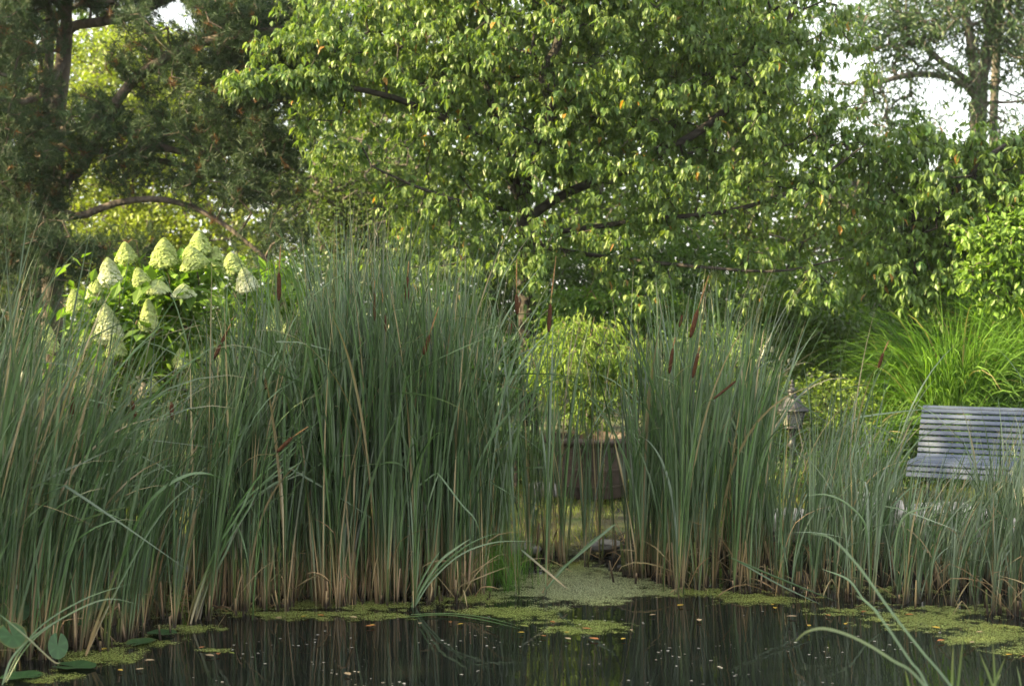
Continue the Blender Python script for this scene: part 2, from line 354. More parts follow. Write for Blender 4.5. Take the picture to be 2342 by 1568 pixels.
# ---------------------------------------------------------------- ribbon leaves (cattail, sedge, grass)
TAN = np.array([.38, .255, .14]); STRAW = np.array([.42, .33, .18]); DARKW = np.array([.035, .025, .018])
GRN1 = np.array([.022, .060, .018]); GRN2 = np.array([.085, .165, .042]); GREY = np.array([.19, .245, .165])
def ribbons(mb, base, az, lean, bend, length, width, tw0, tw1, cbase, cmid, ctip, S=14, tan_t=.14, kink=None, kinkang=None, sec=3, wet=False):
    n = len(base); t = np.linspace(0, 1, S + 1)[None]; A = lambda q: np.broadcast_to(np.asarray(q, float), (n,))[:, None]
    th = A(lean) + A(bend) * t ** 2.2
    if kink is not None: th = th + A(kinkang) / (1 + np.exp(-(t - A(kink)) * 60))
    th = np.where(th > 2.6, 2.6, th); az = A(az) + .25 * A(bend) * t
    d = np.stack([np.sin(th) * np.cos(az), np.sin(th) * np.sin(az), np.cos(th)], -1)
    seg = d[:, :-1] * (A(length) / S)[:, :, None]; c = np.concatenate([np.zeros((n, 1, 3)), np.cumsum(seg, 1)], 1) + base[:, None]
    side = np.stack([-np.sin(az), np.cos(az), 0 * az], -1); side = np.broadcast_to(side, d.shape); nn = np.cross(side, d)
    tw = A(tw0) + A(tw1) * t; sd = side * np.cos(tw)[..., None] + nn * np.sin(tw)[..., None]; nm = np.cross(sd, d)
    prof = np.minimum(1, (1 - t) / .34) ** .8 * (.5 + .5 * np.minimum(1, t / .55)); prof = np.maximum(prof, .03)
    w_ = (A(width) * prof * .5)[..., None]
    if sec == 3: V = np.stack([c - sd * w_, c + nm * w_ * .35, c + sd * w_], 2)
    else: V = np.stack([c - sd * w_, c + sd * w_], 2)
    k = sec; o = (np.arange(n) * (S + 1) * k)[:, None, None]; i = (np.arange(S) * k)[None, :, None]; j = np.arange(k - 1)[None, None]
    f = np.stack([o + i + j, o + i + j + 1, o + i + k + j + 1, o + i + k + j], -1).reshape(-1, 4)
    tt = t[..., None]; tb = np.broadcast_to(np.asarray(tan_t, float), (n,))[:, None, None]
    cb = cbase[:, None]; cm = cmid[:, None]; ct = ctip[:, None]
    g = np.clip((tt - tb) / .16, 0, 1); e = np.clip((tt - .86) / .12, 0, 1)
    col = (cb * (1 - g) + cm * g) * (1 - e) + ct * e
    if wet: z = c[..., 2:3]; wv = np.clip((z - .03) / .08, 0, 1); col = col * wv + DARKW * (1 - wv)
    mb.add(V.reshape(-1, 3), f, np.repeat(col.reshape(-1, 3), k, 0)); return c
def path_ribbon(mb, pts, width, c0, c1, n=26, face=None, taper=(.5, .02)):
    q = spline(pts, n); d = norm(np.gradient(q, axis=0)); f = np.array([0, -1, .25]) if face is None else np.asarray(face, float)
    sd = norm(np.cross(d, norm(f))); nm = np.cross(sd, d); t = np.linspace(0, 1, n)
    pr = np.minimum(1, taper[0] + t * 6) * np.minimum(1, (1 - t) / .35 + taper[1]) ** .8; w_ = (pr * width / 2)[:, None]
    V = np.stack([q - sd * w_, q + nm * w_ * .3, q + sd * w_], 1).reshape(-1, 3); i = (np.arange(n - 1) * 3)[:, None]; j = np.arange(2)[None]
    fc = np.stack([i + j, i + j + 1, i + 3 + j + 1, i + 3 + j], -1).reshape(-1, 4)
    g = np.clip(t[:, None] / .32, 0, 1) if np.asarray(c0)[0] > .15 else t[:, None]
    cc = np.asarray(c0)[None] * (1 - g) + np.asarray(c1)[None] * g; mb.add(V, fc, np.repeat(cc, 3, 0))
def ip(x, tab): a = np.array(tab, float); return np.interp(x, a[:, 0], a[:, 1])
FRONT = [(-300, 1560), (0, 1530), (120, 1500), (250, 1475), (420, 1432), (520, 1410), (700, 1396), (950, 1380), (1160, 1352), (1200, 1300), (1400, 1300), (1440, 1342), (1600, 1350), (1800, 1365), (1950, 1378), (2100, 1385), (2342, 1412), (2600, 1440)]
TOP = [(-300, 590), (0, 590), (120, 640), (200, 740), (300, 800), (420, 730), (500, 660), (560, 590), (640, 510), (740, 460), (820, 425), (900, 420), (970, 475), (1040, 530), (1130, 560), (1190, 610), (1250, 620), (1340, 650), (1430, 660), (1500, 610), (1600, 580), (1680, 600), (1705, 640), (1740, 770), (1772, 940), (1835, 960), (1865, 870), (1900, 860), (1990, 900), (2080, 1000), (2200, 1020), (2290, 950), (2342, 900), (2600, 840)]
DENS = [(-300, .95), (0, 1.0), (200, .95), (400, 1.1), (560, 1.2), (700, 1.35), (1000, 1.25), (1150, 1.0), (1185, .2), (1425, .24), (1465, 1.15), (1700, 1.2), (1760, .6), (1850, .6), (1920, .9), (2000, .85), (2342, 1.1), (2600, 1)]
def reed_spots(n):
    px = rng.uniform(-260, 2600, n * 4); px = px[rng.random(len(px)) < ip(px, DENS) / 1.4][:n]; n = len(px)
    Df = DW(ip(px, FRONT)); back = shore((px - CX) / F * 11) + .15
    D = Df + (back - Df) * rng.random(n) ** 1.25
    x = (px - CX) / F * D
    # gather into clumps
    k = fbm(np.stack([x * 4, D * 4], 1), 3, 2); keep = rng.random(n) < np.clip((k - .3) * 3.2, .1, 1)
    px, D, x = px[keep], D[keep], x[keep]; n = len(px)
    top = ip(px, TOP) + rng.gamma(1.4, 70, n) + np.where(rng.random(n) < .22, -rng.random(n) * 120 - ((px > 1760) | (px < 560)) * rng.random(n) * 130, 0)
    h = CH - (top - HY) / F * D; h = np.clip(h, .55, 2.95)
    z = np.maximum(ground_z(x, D), -.06)
    o = np.argsort(-h / D); return px[o], np.stack([x, D, z], 1)[o], h[o]
def plant_leaves(mb, px, base, h, nl=(5, 9), wet=True):
    """leaf arrays for a set of plants; returns nothing"""
    cnt = rng.integers(nl[0], nl[1], len(px)); idx = np.repeat(np.arange(len(px)), cnt); n = len(idx)
    H = h[idx] - base[idx, 2]; fan = np.repeat(rng.random(len(px)) * np.pi, cnt)
    L_ = H * np.where(rng.random(n) < .35, rng.uniform(.92, 1.03, n), rng.uniform(.55, .95, n))
    az = fan + np.where(rng.random(n) < .5, 0, np.pi) + rng.normal(size=n) * .5
    lean = np.abs(rng.normal(size=n)) * .055 + .015; bend = np.abs(rng.normal(size=n)) * .42 + np.clip((px[idx] - 1700) / 300, 0, 1) * rng.random(n) * .5
    x = px[idx]
    lw = np.clip((760 - x) / 500, 0, 1) * .11 + np.clip((x - 1480) / 200, 0, 1) * .06   # wind lean to the right
    vx = np.sin(lean) * np.cos(az) + lw * rng.uniform(0, 1.5, n); vy = np.sin(lean) * np.sin(az)
    az = np.arctan2(vy, vx); lean = np.arcsin(np.clip(np.hypot(vx, vy), 0, .8))
    flop = rng.random(n) < .10; bend = np.where(flop, rng.uniform(.9, 2.0, n), bend)
    kink = np.where(rng.random(n) < .04, rng.uniform(.45, .85, n), 2.0); ka = rng.uniform(.9, 2.0, n)
    L_ = L_ * np.where(flop, .95, 1.0)
    wd = rng.uniform(.009, .0185, n) * np.clip(H / 2.2, .7, 1.05)
    u = rng.random((n, 1)); cm = GRN1 * (1 - u) + GRN2 * u
    rg = (np.clip((x - 1700) / 250, 0, 1)[:, None] * .75 + .35) * rng.random((n, 1)); cm = cm * (1 - rg) + GREY * rg
    cm = cm * rng.uniform(.6, 1.3, (n, 1))
    cb = np.where(rng.random((n, 1)) < .6, TAN * rng.uniform(.7, 1.35, (n, 1)), cm * .5 + np.array([.10, .12, .03]) * .9)
    deadl = rng.random(n) < .06; cm[deadl] = STRAW * rng.uniform(.5, 1.0, (deadl.sum(), 1)); cb[deadl] = TAN
    ct = np.where(rng.random((n, 1)) < .28, STRAW * rng.uniform(.4, 1, (n, 1)), cm)
    off = np.stack([np.cos(fan), np.sin(fan), 0 * fan], 1) * (rng.normal(size=(n, 1)) * .012)
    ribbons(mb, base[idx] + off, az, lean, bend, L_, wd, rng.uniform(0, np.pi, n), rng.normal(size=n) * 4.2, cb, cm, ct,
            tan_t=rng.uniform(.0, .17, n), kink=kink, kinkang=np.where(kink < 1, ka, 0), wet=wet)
def sheaths(mb, base, h, frac=1.0):
    for b_, hh in zip(base, h):
        if rng.random() > frac: continue
        k = rng.integers(1, 3)
        for _ in range(k):
            L_ = rng.uniform(.10, .42) * min(1, hh / 2); d = rng.normal(size=3) * .045; d[2] = 0; o = b_ + np.array([*(rng.normal(size=2) * .018), 0])
            c = (TAN * rng.uniform(.3, 1.05) * np.array([1, rng.uniform(1.0, 1.12), rng.uniform(1, 1.25)])) if rng.random() < .7 else np.array([.10, .12, .035]) * rng.uniform(.6, 1.1)
            t = np.linspace(0, 1, 5)[:, None]; q = o + np.array([0, 0, 1]) * L_ * t + d * t * L_ * 2
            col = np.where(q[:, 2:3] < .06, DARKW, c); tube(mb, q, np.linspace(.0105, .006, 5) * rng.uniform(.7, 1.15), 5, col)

NIND = 285
px, base, h = reed_spots(1540)
gl = 'cattail plants standing along the edge of the pond'
def zone(x, D):
    near = 'front' if D < DW(ip(x, FRONT)) + .8 else 'back'
    if x < 520: z = 'green cattail at the left end of the reed bed'
    elif x < 1190: z = 'tall green cattail in the dense middle reeds'
    elif x < 1430: z = 'slender cattail in the sparse gap before the pot'
    elif x < 1770: z = 'upright green cattail right of the planted pot'
    else: z = 'shorter grey green cattail left of or before the bench'
    return z + (', rooted at the open water' if near == 'front' else ', rooted nearer the bank')
order = np.argsort(base[:, 1] + rng.random(len(px)) * 1.2); ind = order[:NIND]; rest = order[NIND:]
for i in ind:
    rt = empty('cattail', base[i], zone(px[i], base[i, 1]), 'cattail', gl)
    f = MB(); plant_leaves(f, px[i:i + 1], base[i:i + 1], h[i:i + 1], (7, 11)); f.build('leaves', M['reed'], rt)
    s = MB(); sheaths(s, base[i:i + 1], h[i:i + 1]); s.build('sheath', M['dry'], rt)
f = MB(); plant_leaves(f, px[rest], base[rest], h[rest], (5, 9))
tag(f.build('reed_bed', M['reed']), 'dense mass of cattail leaves filling the reed bed behind the front plants', 'reeds', kind='stuff')
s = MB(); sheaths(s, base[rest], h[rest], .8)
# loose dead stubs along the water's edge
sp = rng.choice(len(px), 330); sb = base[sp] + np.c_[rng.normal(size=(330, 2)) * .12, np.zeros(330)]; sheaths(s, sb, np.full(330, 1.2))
tag(s.build('dead_stubs', M['dry']), 'brown dead cattail stubs standing in the shallow water between the plants', 'reed stubs', kind='stuff')

n = 620; k_ = rng.choice(len(px), n); lb = base[k_] + np.c_[rng.normal(size=(n, 2)) * .1, np.full(n, .02)]; lc_ = np.where(rng.random((n, 1)) < .6, TAN * rng.uniform(.4, 1.1, (n, 1)), STRAW * rng.uniform(.4, .9, (n, 1)))
f = MB(); ribbons(f, lb, rng.random(n) * 6.28, rng.uniform(.15, 1.2, n), rng.uniform(.2, 1.6, n), rng.uniform(.25, .9, n), rng.uniform(.005, .012, n), rng.random(n) * 3, rng.normal(size=n) * 3, lc_, lc_, lc_ * .8, S=9, kink=rng.uniform(.3, .8, n), kinkang=rng.uniform(0, 1.4, n))
tag(f.build('reed_litter', M['dry']), 'dry collapsed brown leaves tangled round the feet of the reeds', 'dead leaves', kind='stuff')

# ---------------------------------------------------------------- flowering cattails with brown heads
G2 = 'flowering cattails with brown seed heads'
HEADS = [  # top x,y  bottom x,y  D, radius, male spike end (x,y) or None, label
 (638, 623, 638, 688, 9.6, .0115, (642, 560), 'cattail with upright brown head standing just right of the hydrangea'),
 (932, 633, 930, 693, 9.7, .0115, (935, 596), 'cattail with straight brown head high over the dense middle reeds'),
 (982, 766, 969, 811, 9.5, .0115, (1004, 700), 'cattail with dark brown head tilting right over the middle reeds'),
 (856, 666, 857, 734, 10.0, .007, (858, 640), 'cattail with thin dark head left of the tallest upright brown head'),
 (879, 718, 883, 759, 10.2, .008, (872, 650), 'cattail with short narrow dark head low in the middle reeds'),
 (1181, 673, 1183, 720, 9.9, .0115, (1182, 592), 'cattail with brown head before the cherry trunk, touching another head'),
 (1190, 690, 1180, 716, 10.1, .008, None, 'cattail with small brown head crossing the head before the cherry trunk'),
 (1170, 739, 1165, 768, 10.4, .008, None, 'cattail with faint brown head below the pair before the cherry trunk'),
 (1259, 696, 1255, 759, 9.9, .012, (1272, 585), 'cattail with stout brown head above the left rim of the pot'),
 (1596, 708, 1579, 772, 9.8, .013, (1621, 630), 'cattail with largest slanting brown head right of the pot'),
 (1597, 807, 1584, 864, 9.9, .0105, (1601, 790), 'cattail with dark head directly below the largest slanting head'),
 (1539, 796, 1531, 854, 10.0, .010, (1545, 770), 'cattail with dark head left of the two slanting heads'),
 (1560, 720, 1554, 748, 10.2, .008, None, 'cattail with small half hidden head left of the largest slanting head'),
 (2020, 807, 2009, 841, 10.8, .009, (2033, 778), 'cattail with small tan head between the lantern and the bench'),
 (1683, 871, 1631, 913, 9.9, .007, None, 'cattail with orange brown head bent far over to the right'),
 (233, 871, 221, 936, 9.2, .011, (240, 830), 'cattail with dark brown head leaning right low beneath the hydrangea'),
 (168, 907, 163, 960, 9.2, .0095, None, 'cattail with dark head farthest left in the reed bed'),
 (301, 914, 311, 957, 9.2, .0095, (298, 880), 'cattail with reddish head leaning left beneath the hydrangea'),
 (392, 919, 394, 960, 9.3, .011, None, 'cattail with short stout dark head right of the reddish leaning head'),
 (607, 866, 608, 891, 9.8, .008, None, 'cattail with tiny brown head deep below the hydrangea right side'),
 (668, 1000, 633, 1034, 9.1, .0105, (705, 975), 'cattail with brown head lying far over to the right in the middle'),
 (519, 758, 489, 821, 9.4, .009, (528, 740), 'cattail with long tan brown head slanting right before the hydrangea')]
for (x0, y0, x1, y1, D, r_, sp_, lab) in HEADS:
    D = min(D, DW(ip(x1, FRONT)) + .12)
    top, bot = P(x0, y0, D), P(x1, y1, D); dr = norm(top - bot)
    bx = x1 + (x1 - x0) * 1.6 + 0; bpt = P(np.clip(bx, x1 - 130, x1 + 60), 1390, D); bpt[2] = -.02
    mid = bot * .6 + bpt * .4 - dr * .08
    rt = empty('flowering_cattail', bpt, lab, 'cattail', G2)
    s = MB(); tube(s, spline([bpt, mid, bot - dr * .12, bot], 12), np.linspace(.005, .0032, 12), 5); s.build('stem', M['stem'], rt)
    hb = MB(); L_ = np.linalg.norm(top - bot); t = np.linspace(0, 1, 9); q = bot + (top - bot) * t[:, None]
    tube(hb, q, r_ * 1.25 * np.array([.35, .85, 1, 1.02, 1, 1, .97, .85, .4]), 9); hb.build('seed_head', M['catbrown'], rt)
    if sp_:
        e = P(sp_[0], sp_[1], D); g = MB(); q = spline([top, top * .6 + e * .4, e], 9); tube(g, q, np.array([.002, .002, .0025, .0045, .005, .005, .0045, .003, .0015]), 5)
        g.build('spike', M['spike'], rt)
    f = MB(); plant_leaves(f, np.array([x1]), bpt[None], np.array([top[2] + .1]), (4, 6)); f.build('leaves', M['reed'], rt)

# ---------------------------------------------------------------- bent, leaning and fallen reeds traced one by one
BG = np.array([.06, .125, .032]); PALE = np.array([.13, .20, .08])
def reedthing(label, paths, cat='reed', name='bent_reed'):
    first = P(*paths[0][0][0]); rt = MB(); flat = 'lying flat' in label
    for pts, wd, c0, c1 in paths: path_ribbon(rt, [P(*p) for p in pts], wd, c0, c1, n=30, face=(0, 0, 1) if flat else (rng.normal() * .5, -1, .3))
    o = rt.build(name, M['reed'], origin=first); return tag(o, label, cat)
def withD(D, L, dD=0): return [(x, y, D + dD * k / max(1, len(L) - 1)) for k, (x, y) in enumerate(L)]
reedthing('long green leaf on a tan stalk arching right over the left shore',
  [(withD(8.15, [(194, 1502), (228, 1405), (265, 1311), (322, 1177), (368, 1120), (425, 1087), (469, 1082), (519, 1098)], .5), .024, TAN * 1.1, BG),
   (withD(8.15, [(196, 1500), (240, 1400), (300, 1285), (350, 1200), (400, 1140), (460, 1095)], .5), .015, TAN, BG * .8)])
reedthing('bundle of long pale green leaves slanting right from the water left of middle',
  [(withD(8.95 + .03 * k, [(425 + k * 5, 1445), (445 + k * 4 + a, 1365), (492 + k * 5 + b, 1257 + a), (536 + k * 4 + a * 2, 1170), (585 + k * 6 + b, 1095 + k * 4), (640 + k * 9 + a * 2, 1035 + k * 9 + b), (735 - k * 16 + b * 3, 950 + k * 22 + a * 4)], .4), .014, TAN * (.9 - k * .12), BG * (1.5 - .12 * k)) for k, (a, b) in enumerate([(0, 3), (5, -6), (-4, 7), (8, -2), (-2, 9), (4, 0)])])
reedthing('spray of leaves leaning right out of the duckweed in the middle',
  [(withD(9.5, [(942, 1391), (965, 1344), (1005, 1284), (1046, 1251), (1078, 1230)], .1), .017, BG, PALE),
   (withD(9.5, [(944, 1391), (972, 1338), (1020, 1285), (1080, 1240), (1142, 1216)], .2), .013, BG, BG),
   (withD(9.5, [(946, 1390), (985, 1330), (1050, 1270), (1130, 1240), (1222, 1237)], .2), .011, BG, PALE * .8),
   (withD(9.5, [(940, 1390), (958, 1340), (985, 1290), (1010, 1255)], .1), .013, BG, BG)])
reedthing('leaf folded to a sharp point above the middle water gap',
  [(withD(9.6, [(905, 1230), (915, 1177), (942, 1127), (985, 1090), (999, 1081)], .1), .013, BG, BG), (withD(9.6, [(999, 1081), (1012, 1095), (1056, 1153), (1086, 1187), (1100, 1230)], .1), .012, BG, BG * .8)])
reedthing('thick broken green stalk slanting across the bright duckweed inlet',
  [(withD(9.9, [(1240, 1355), (1273, 1311), (1340, 1254), (1401, 1202), (1408, 1198)], .3), .021, TAN * .7, BG * .8), (withD(9.88, [(1244, 1352), (1290, 1300), (1350, 1240), (1400, 1203)], .3), .013, BG, BG * .7)])
reedthing('dark leaf slanting down left to right into the inlet duckweed',
  [(withD(9.8, [(1193, 1257), (1240, 1297), (1300, 1348)], -.1), .014, BG * .6, TAN)])
reedthing('long green leaf lying flat on the dark water in the middle',
  [([(928, 1410, DW(1410, .008)), (1012, 1405, DW(1405, .014)), (1096, 1415, DW(1415, .012)), (1196, 1438, DW(1438, .008))], .022, BG, BG), ([(940, 1404, DW(1404, .01)), (1030, 1402, DW(1402, .016)), (1110, 1411, DW(1411, .014)), (1180, 1428, DW(1428, .008))], .02, PALE, BG)])
reedthing('two thin dark leaves slanting down right over the right shore',
  [(withD(9.3, [(1671, 1275), (1790, 1325), (1925, 1379)], -.1), .012, BG * .8, BG * .5), (withD(9.3, [(1680, 1278), (1780, 1335), (1885, 1385)], -.1), .010, BG * .7, BG * .5)])
reedthing('pale leaf arching left above the pale rocks',
  [(withD(9.3, [(1985, 1240), (1975, 1191), (1935, 1150), (1891, 1131), (1847, 1132)], 0), .013, BG, PALE)])
reedthing('pale leaf arching right in front of the pale rocks',
  [(withD(9.3, [(2045, 1290), (2052, 1220), (2070, 1180), (2100, 1165), (2160, 1150)], 0), .013, PALE, PALE)])
reedthing('low spray of leaves rising right from the bottom left corner',
  [(withD(7.3, [(10, 1560), (45, 1490), (100, 1425), (200, 1366), (310, 1330)], .3), .009, BG * .8, BG * .8), (withD(7.3, [(14, 1560), (60, 1480), (130, 1420), (240, 1370), (330, 1385)], .3), .009, BG * .9, PALE * .6),
   (withD(7.3, [(5, 1565), (30, 1500), (90, 1445), (170, 1395)], .2), .011, PALE * .9, BG), (withD(7.3, [(0, 1405), (60, 1455), (120, 1510), (140, 1515)], .1), .009, BG, STRAW * .7)])
# near-bank leaves, closer to the camera
near_base = lambda x, D: (x, HY + (CH - .12) * F / D, D)
YG = np.array([.16, .19, .05])
for lab, pts, wd in [
 ('longest grey green leaf arching left from the near bank, its tip highest', [near_base(2330, 5.6), (2175, 1568, 5.75), (2110, 1490, 5.8), (2040, 1400, 5.85), (1960, 1290, 5.9), (1900, 1230, 5.9), (1850, 1219, 5.9)], .0115),
 ('leaf with yellow tip curving over the dark water at lower right', [near_base(2300, 5.3), (2115, 1568, 5.5), (2040, 1508, 5.55), (1960, 1460, 5.6), (1890, 1437, 5.6), (1845, 1444, 5.6), (1815, 1470, 5.6)], .012),
 ('straight leaf between the two long arching leaves at lower right', [near_base(2220, 5.4), (2120, 1568, 5.6), (2080, 1508, 5.65), (2020, 1420, 5.7), (1985, 1378, 5.7), (1955, 1360, 5.7)], .011),
 ('short pale arching leaf before the right reed stand', [(2010, 1400, 9.0), (1975, 1370, 9.0), (1940, 1325, 9.0), (1880, 1300, 9.0)], .016)]:
    mb = MB(); q = [P(*p) for p in pts]; path_ribbon(mb, q, wd, BG * .8, YG if 'yellow' in lab else PALE, n=40, face=(.3, -1, .5)); tag(mb.build('arching_leaf', M['reed'], origin=q[0]), lab, 'reed leaf', 'long leaves leaning over the near water')
for k, (x, y, dx) in enumerate([(2205, 1440, -14), (2270, 1455, 6), (2300, 1500, -25), (2240, 1490, 30), (2180, 1475, -3), (2325, 1520, 10), (2070, 1530, 8), (2290, 1540, -18)]):
    mb = MB(); D = 5.9 + .1 * k; q = [P(*near_base(x + dx * 2, D)), P(x + dx, 1568, D), P(x, y, D)]
    path_ribbon(mb, q, .011, BG * 1.3, YG * .9, n=16, face=(rng.normal() * .6, -1, .1))
    tag(mb.build('sedge_blade', M['reed'], origin=q[0]), 'short yellow green blade poking up from the bottom right corner', 'grass blade', 'short blades at the bottom right corner')

# ---------------------------------------------------------------- duckweed, specks, floating leaves
WEED = [(560, 1390, 140, 16, .8), (800, 1385, 230, 20, 1), (1050, 1362, 170, 26, 1.1), (1330, 1345, 160, 40, 1.3), (1310, 1305, 90, 22, 1.0), (1180, 1400, 190, 20, .75), (1330, 1442, 130, 22, .95), (1230, 1420, 130, 16, .6),
        (1560, 1355, 150, 15, .9), (1750, 1372, 170, 17, .85), (1960, 1395, 130, 22, .7), (2110, 1420, 160, 30, .95), (2270, 1455, 130, 28, .85), (2340, 1480, 90, 24, .7), (210, 1505, 130, 26, .75), (300, 1470, 130, 26, .6),
        (430, 1435, 90, 18, .7), (90, 1545, 140, 22, .7), (600, 1350, 500, 30, .5), (490, 1488, 60, 6, .8), (1900, 1350, 500, 22, .45), (1330, 1345, 190, 42, 1.25), (250, 1400, 250, 40, .55), (700, 1405, 380, 16, .8), (2150, 1400, 260, 22, .75)]
N = 2600000; y_ = rng.uniform(1250, 1568, N); x_ = rng.uniform(-60, 2400, N); D = DW(y_)
keep = rng.random(N) < (D / D.max()) ** 3; x_, y_, D = x_[keep], y_[keep], D[keep]
wx = (x_ - CX) / F * D; g = np.zeros(len(x_))
for cx_, cy_, rx, ry, a in WEED: g = np.maximum(g, a * np.clip(1.25 - np.hypot((x_ - cx_) / rx, (y_ - cy_) / ry), 0, 1) * 1.6)
nn = fbm(np.stack([wx * 2.6, D * 5], 1), 21, 4); n3 = fbm(np.stack([wx * 14, D * 16], 1), 31, 2)
k = rng.random(len(x_)) < np.clip((g * .9 - (nn * 1.3 + (n3 - .5) * 1.3) + .1) * 1.7, 0, 1) * np.clip(g * 3, 0, 1)
wx, D, nn, xx, yy = wx[k], D[k], nn[k], x_[k], y_[k]; n = len(wx); print('duckweed', n)
pos = np.stack([wx, D, np.full(n, .0035) + rng.random(n) * .003], 1); a = rng.random(n) * 6.28; dr = np.stack([np.cos(a), np.sin(a), rng.normal(size=n) * .1], 1)
pale = np.clip(1 - np.hypot((xx - 1330) / 240, (yy - 1345) / 55), 0, 1)[:, None] ** .6  # sky sheen painted into the inlet duckweed as a whiter colour
c = colmix(n, (.22, .28, .05), (.36, .42, .12), .25); c = c * (1 - pale) + colmix(n, (.42, .46, .25), (.56, .60, .38), .12) * pale
br = rng.random(n) < .06; c[br] = colmix(br.sum(), (.10, .06, .02), (.25, .16, .05), .3)
QUAD = (np.array([[0, 0, 0], [.5, .4, 0], [.1, 1, 0], [-.5, .6, 0]]), [np.array([[0, 1, 2, 3]])])
mb = MB(); dr[:, 2] *= .05; inst(mb, QUAD, pos, dr, np.tile([0, 0, 1.], (n, 1)), rng.uniform(.0042, .0075, n), c)
tag(mb.build('duckweed', M['weed'], smooth=False), 'yellow green duckweed mats floating along the edge of the pond', 'duckweed', kind='stuff')
n = 700; y_ = 1395 + rng.random(n) ** .8 * 200; x_ = rng.uniform(400, 2400, n); k_ = vnoise(np.stack([x_ / 90, y_ / 22], 1), 77) > .66; x_, y_ = x_[k_], y_[k_]; n = len(x_); D = DW(y_); pos = np.stack([(x_ - CX) / F * D, D, np.full(n, .005)], 1); a = rng.random(n) * 6.28
mb = MB(); inst(mb, QUAD, pos, np.stack([np.cos(a), np.sin(a), 0 * a], 1), np.tile([0, 0, 1.], (n, 1)), rng.uniform(.006, .024, n) , colmix(n, (.18, .16, .13), (.42, .40, .36), .3))
tag(mb.build('floating_specks', M['dry'], smooth=False), 'tiny pale plant specks scattered over the dark open water', 'debris', kind='stuff')
FL = [('yellow fallen leaf floating on the dark water', (.50, .33, .05)), ('orange brown fallen leaf floating beside the duckweed', (.38, .15, .05)), ('pale tan fallen leaf floating on the pond', (.45, .33, .2)), ('yellow green fallen leaf floating on the pond', (.25, .28, .06))]
spots = [(858, 1428, 0), (800, 1410, 2), (835, 1432, 1), (1030, 1424, 1), (1060, 1426, 0), (1110, 1432, 2), (1200, 1446, 0), (1250, 1455, 1), (1305, 1462, 2), (1370, 1462, 1), (1420, 1462, 0), (1445, 1442, 2), (1260, 1420, 1), (1550, 1386, 0), (1500, 1405, 2),
         (1772, 1388, 0), (1770, 1381, 0), (1824, 1409, 2), (1890, 1405, 1), (1935, 1425, 0), (1980, 1397, 1), (2020, 1428, 2), (2150, 1437, 0), (2160, 1463, 1), (2220, 1470, 2), (2300, 1497, 0), (2335, 1500, 1), (2250, 1445, 2), (225, 1487, 0), (270, 1531, 0), (310, 1531, 2), (330, 1510, 2),
         (455, 1482, 1), (470, 1497, 2), (500, 1497, 1), (525, 1492, 3), (640, 1415, 2), (690, 1411, 0), (740, 1408, 1), (1330, 1436, 1), (1190, 1430, 3), (1600, 1420, 2), (1850, 1432, 0), (2090, 1405, 1), (1410, 1445, 3), (1290, 1446, 0), (960, 1427, 2), (790, 1538, 2)]
for x, y, k in spots:
    D = DW(y, .01); p = P(x, y, D); T_ = MB(); a = rng.random() * 6.28; s_ = rng.uniform(.035, .075)
    tv = CHERRY[0] * np.array([1.5, 1, .3]); inst(T_, (tv, CHERRY[1]), p[None] + [[0, 0, .004]], np.array([[math.cos(a), math.sin(a), .05]]), np.array([[0, 0, 1.]]), s_, np.array([FL[k][1]]) * rng.uniform(.6, 1.1))
    tag(T_.build('fallen_leaf', M['dry'], origin=p), FL[k][0], 'fallen leaf', 'fallen leaves floating on the pond')

# ---------------------------------------------------------------- pond lilies
def lily_leaf(mb, c, r_, nrm, head):
    c = np.asarray(c, float); nrm = norm(np.asarray(nrm, float)); h_ = norm(np.asarray(head, float) - nrm * np.dot(head, nrm)); s_ = np.cross(nrm, h_)
    A = np.linspace(R(9), R(351), 26); v = [c - nrm * r_ * .06]
    for f in (.5, .85, 1.0):
        for a in A:
            rr = r_ * f * (1 + .08 * math.cos(a * 2)) * (1.12 if True else 1); v.append(c - h_ * math.cos(a) * rr * 1.12 + s_ * math.sin(a) * rr + nrm * (.10 * r_ * f * f * abs(math.sin(a)) + .03 * r_ * math.sin(a * 5) * f))
    m_ = len(A); f = [[0, 1 + i, 2 + i] for i in range(m_ - 1)]
    for k in range(2): f += [[1 + k * m_ + i, 1 + (k + 1) * m_ + i, 2 + (k + 1) * m_ + i, 2 + k * m_ + i] for i in range(m_ - 1)]
    g = rng.uniform(.8, 1.2); vc = np.array([.03, .075, .024]) * g * (1 + .35 * np.array([0] + [(1 if i % 4 == 0 else -.3) * (1 - .2 * k) for k in range(3) for i in range(m_)])[:, None]); ed = rng.random() < .4
    if ed: vc[-m_:] = vc[-m_:] * .5 + np.array([.16, .12, .03]) * .5
    mb.add(v, f, vc)
LL = [(112, 1335, 8.5, .105, (.1, -1, .25)), (212, 1362, 8.5, .10, (.4, -.9, .3)), (18, 1366, 8.3, .085, (.5, -.7, .5)), (15, 1405, 8.0, .09, (-.3, -.9, .4)), (48, 1392, 8.1, .07, (.6, -.6, .5)), (132, 1476, 7.8, .078, (.7, -.8, .5)),
      (28, 1452, 7.7, .10, (.2, -.6, .8)), (70, 1425, 8.2, .10, (.1, -.3, .95)), (190, 1415, 8.4, .09, (0, -.3, .95)),
      (322, 1467, 0, .11, None), (370, 1446, 0, .10, None), (170, 1522, 0, .13, None), (50, 1545, 0, .12, None)]
b0 = P(110, 1500, DW(1500)); b0[2] = -.05
rt = empty('pond_lily', b0, 'broad leaved pond lily with raised and floating leaves in the left corner', 'water lily')
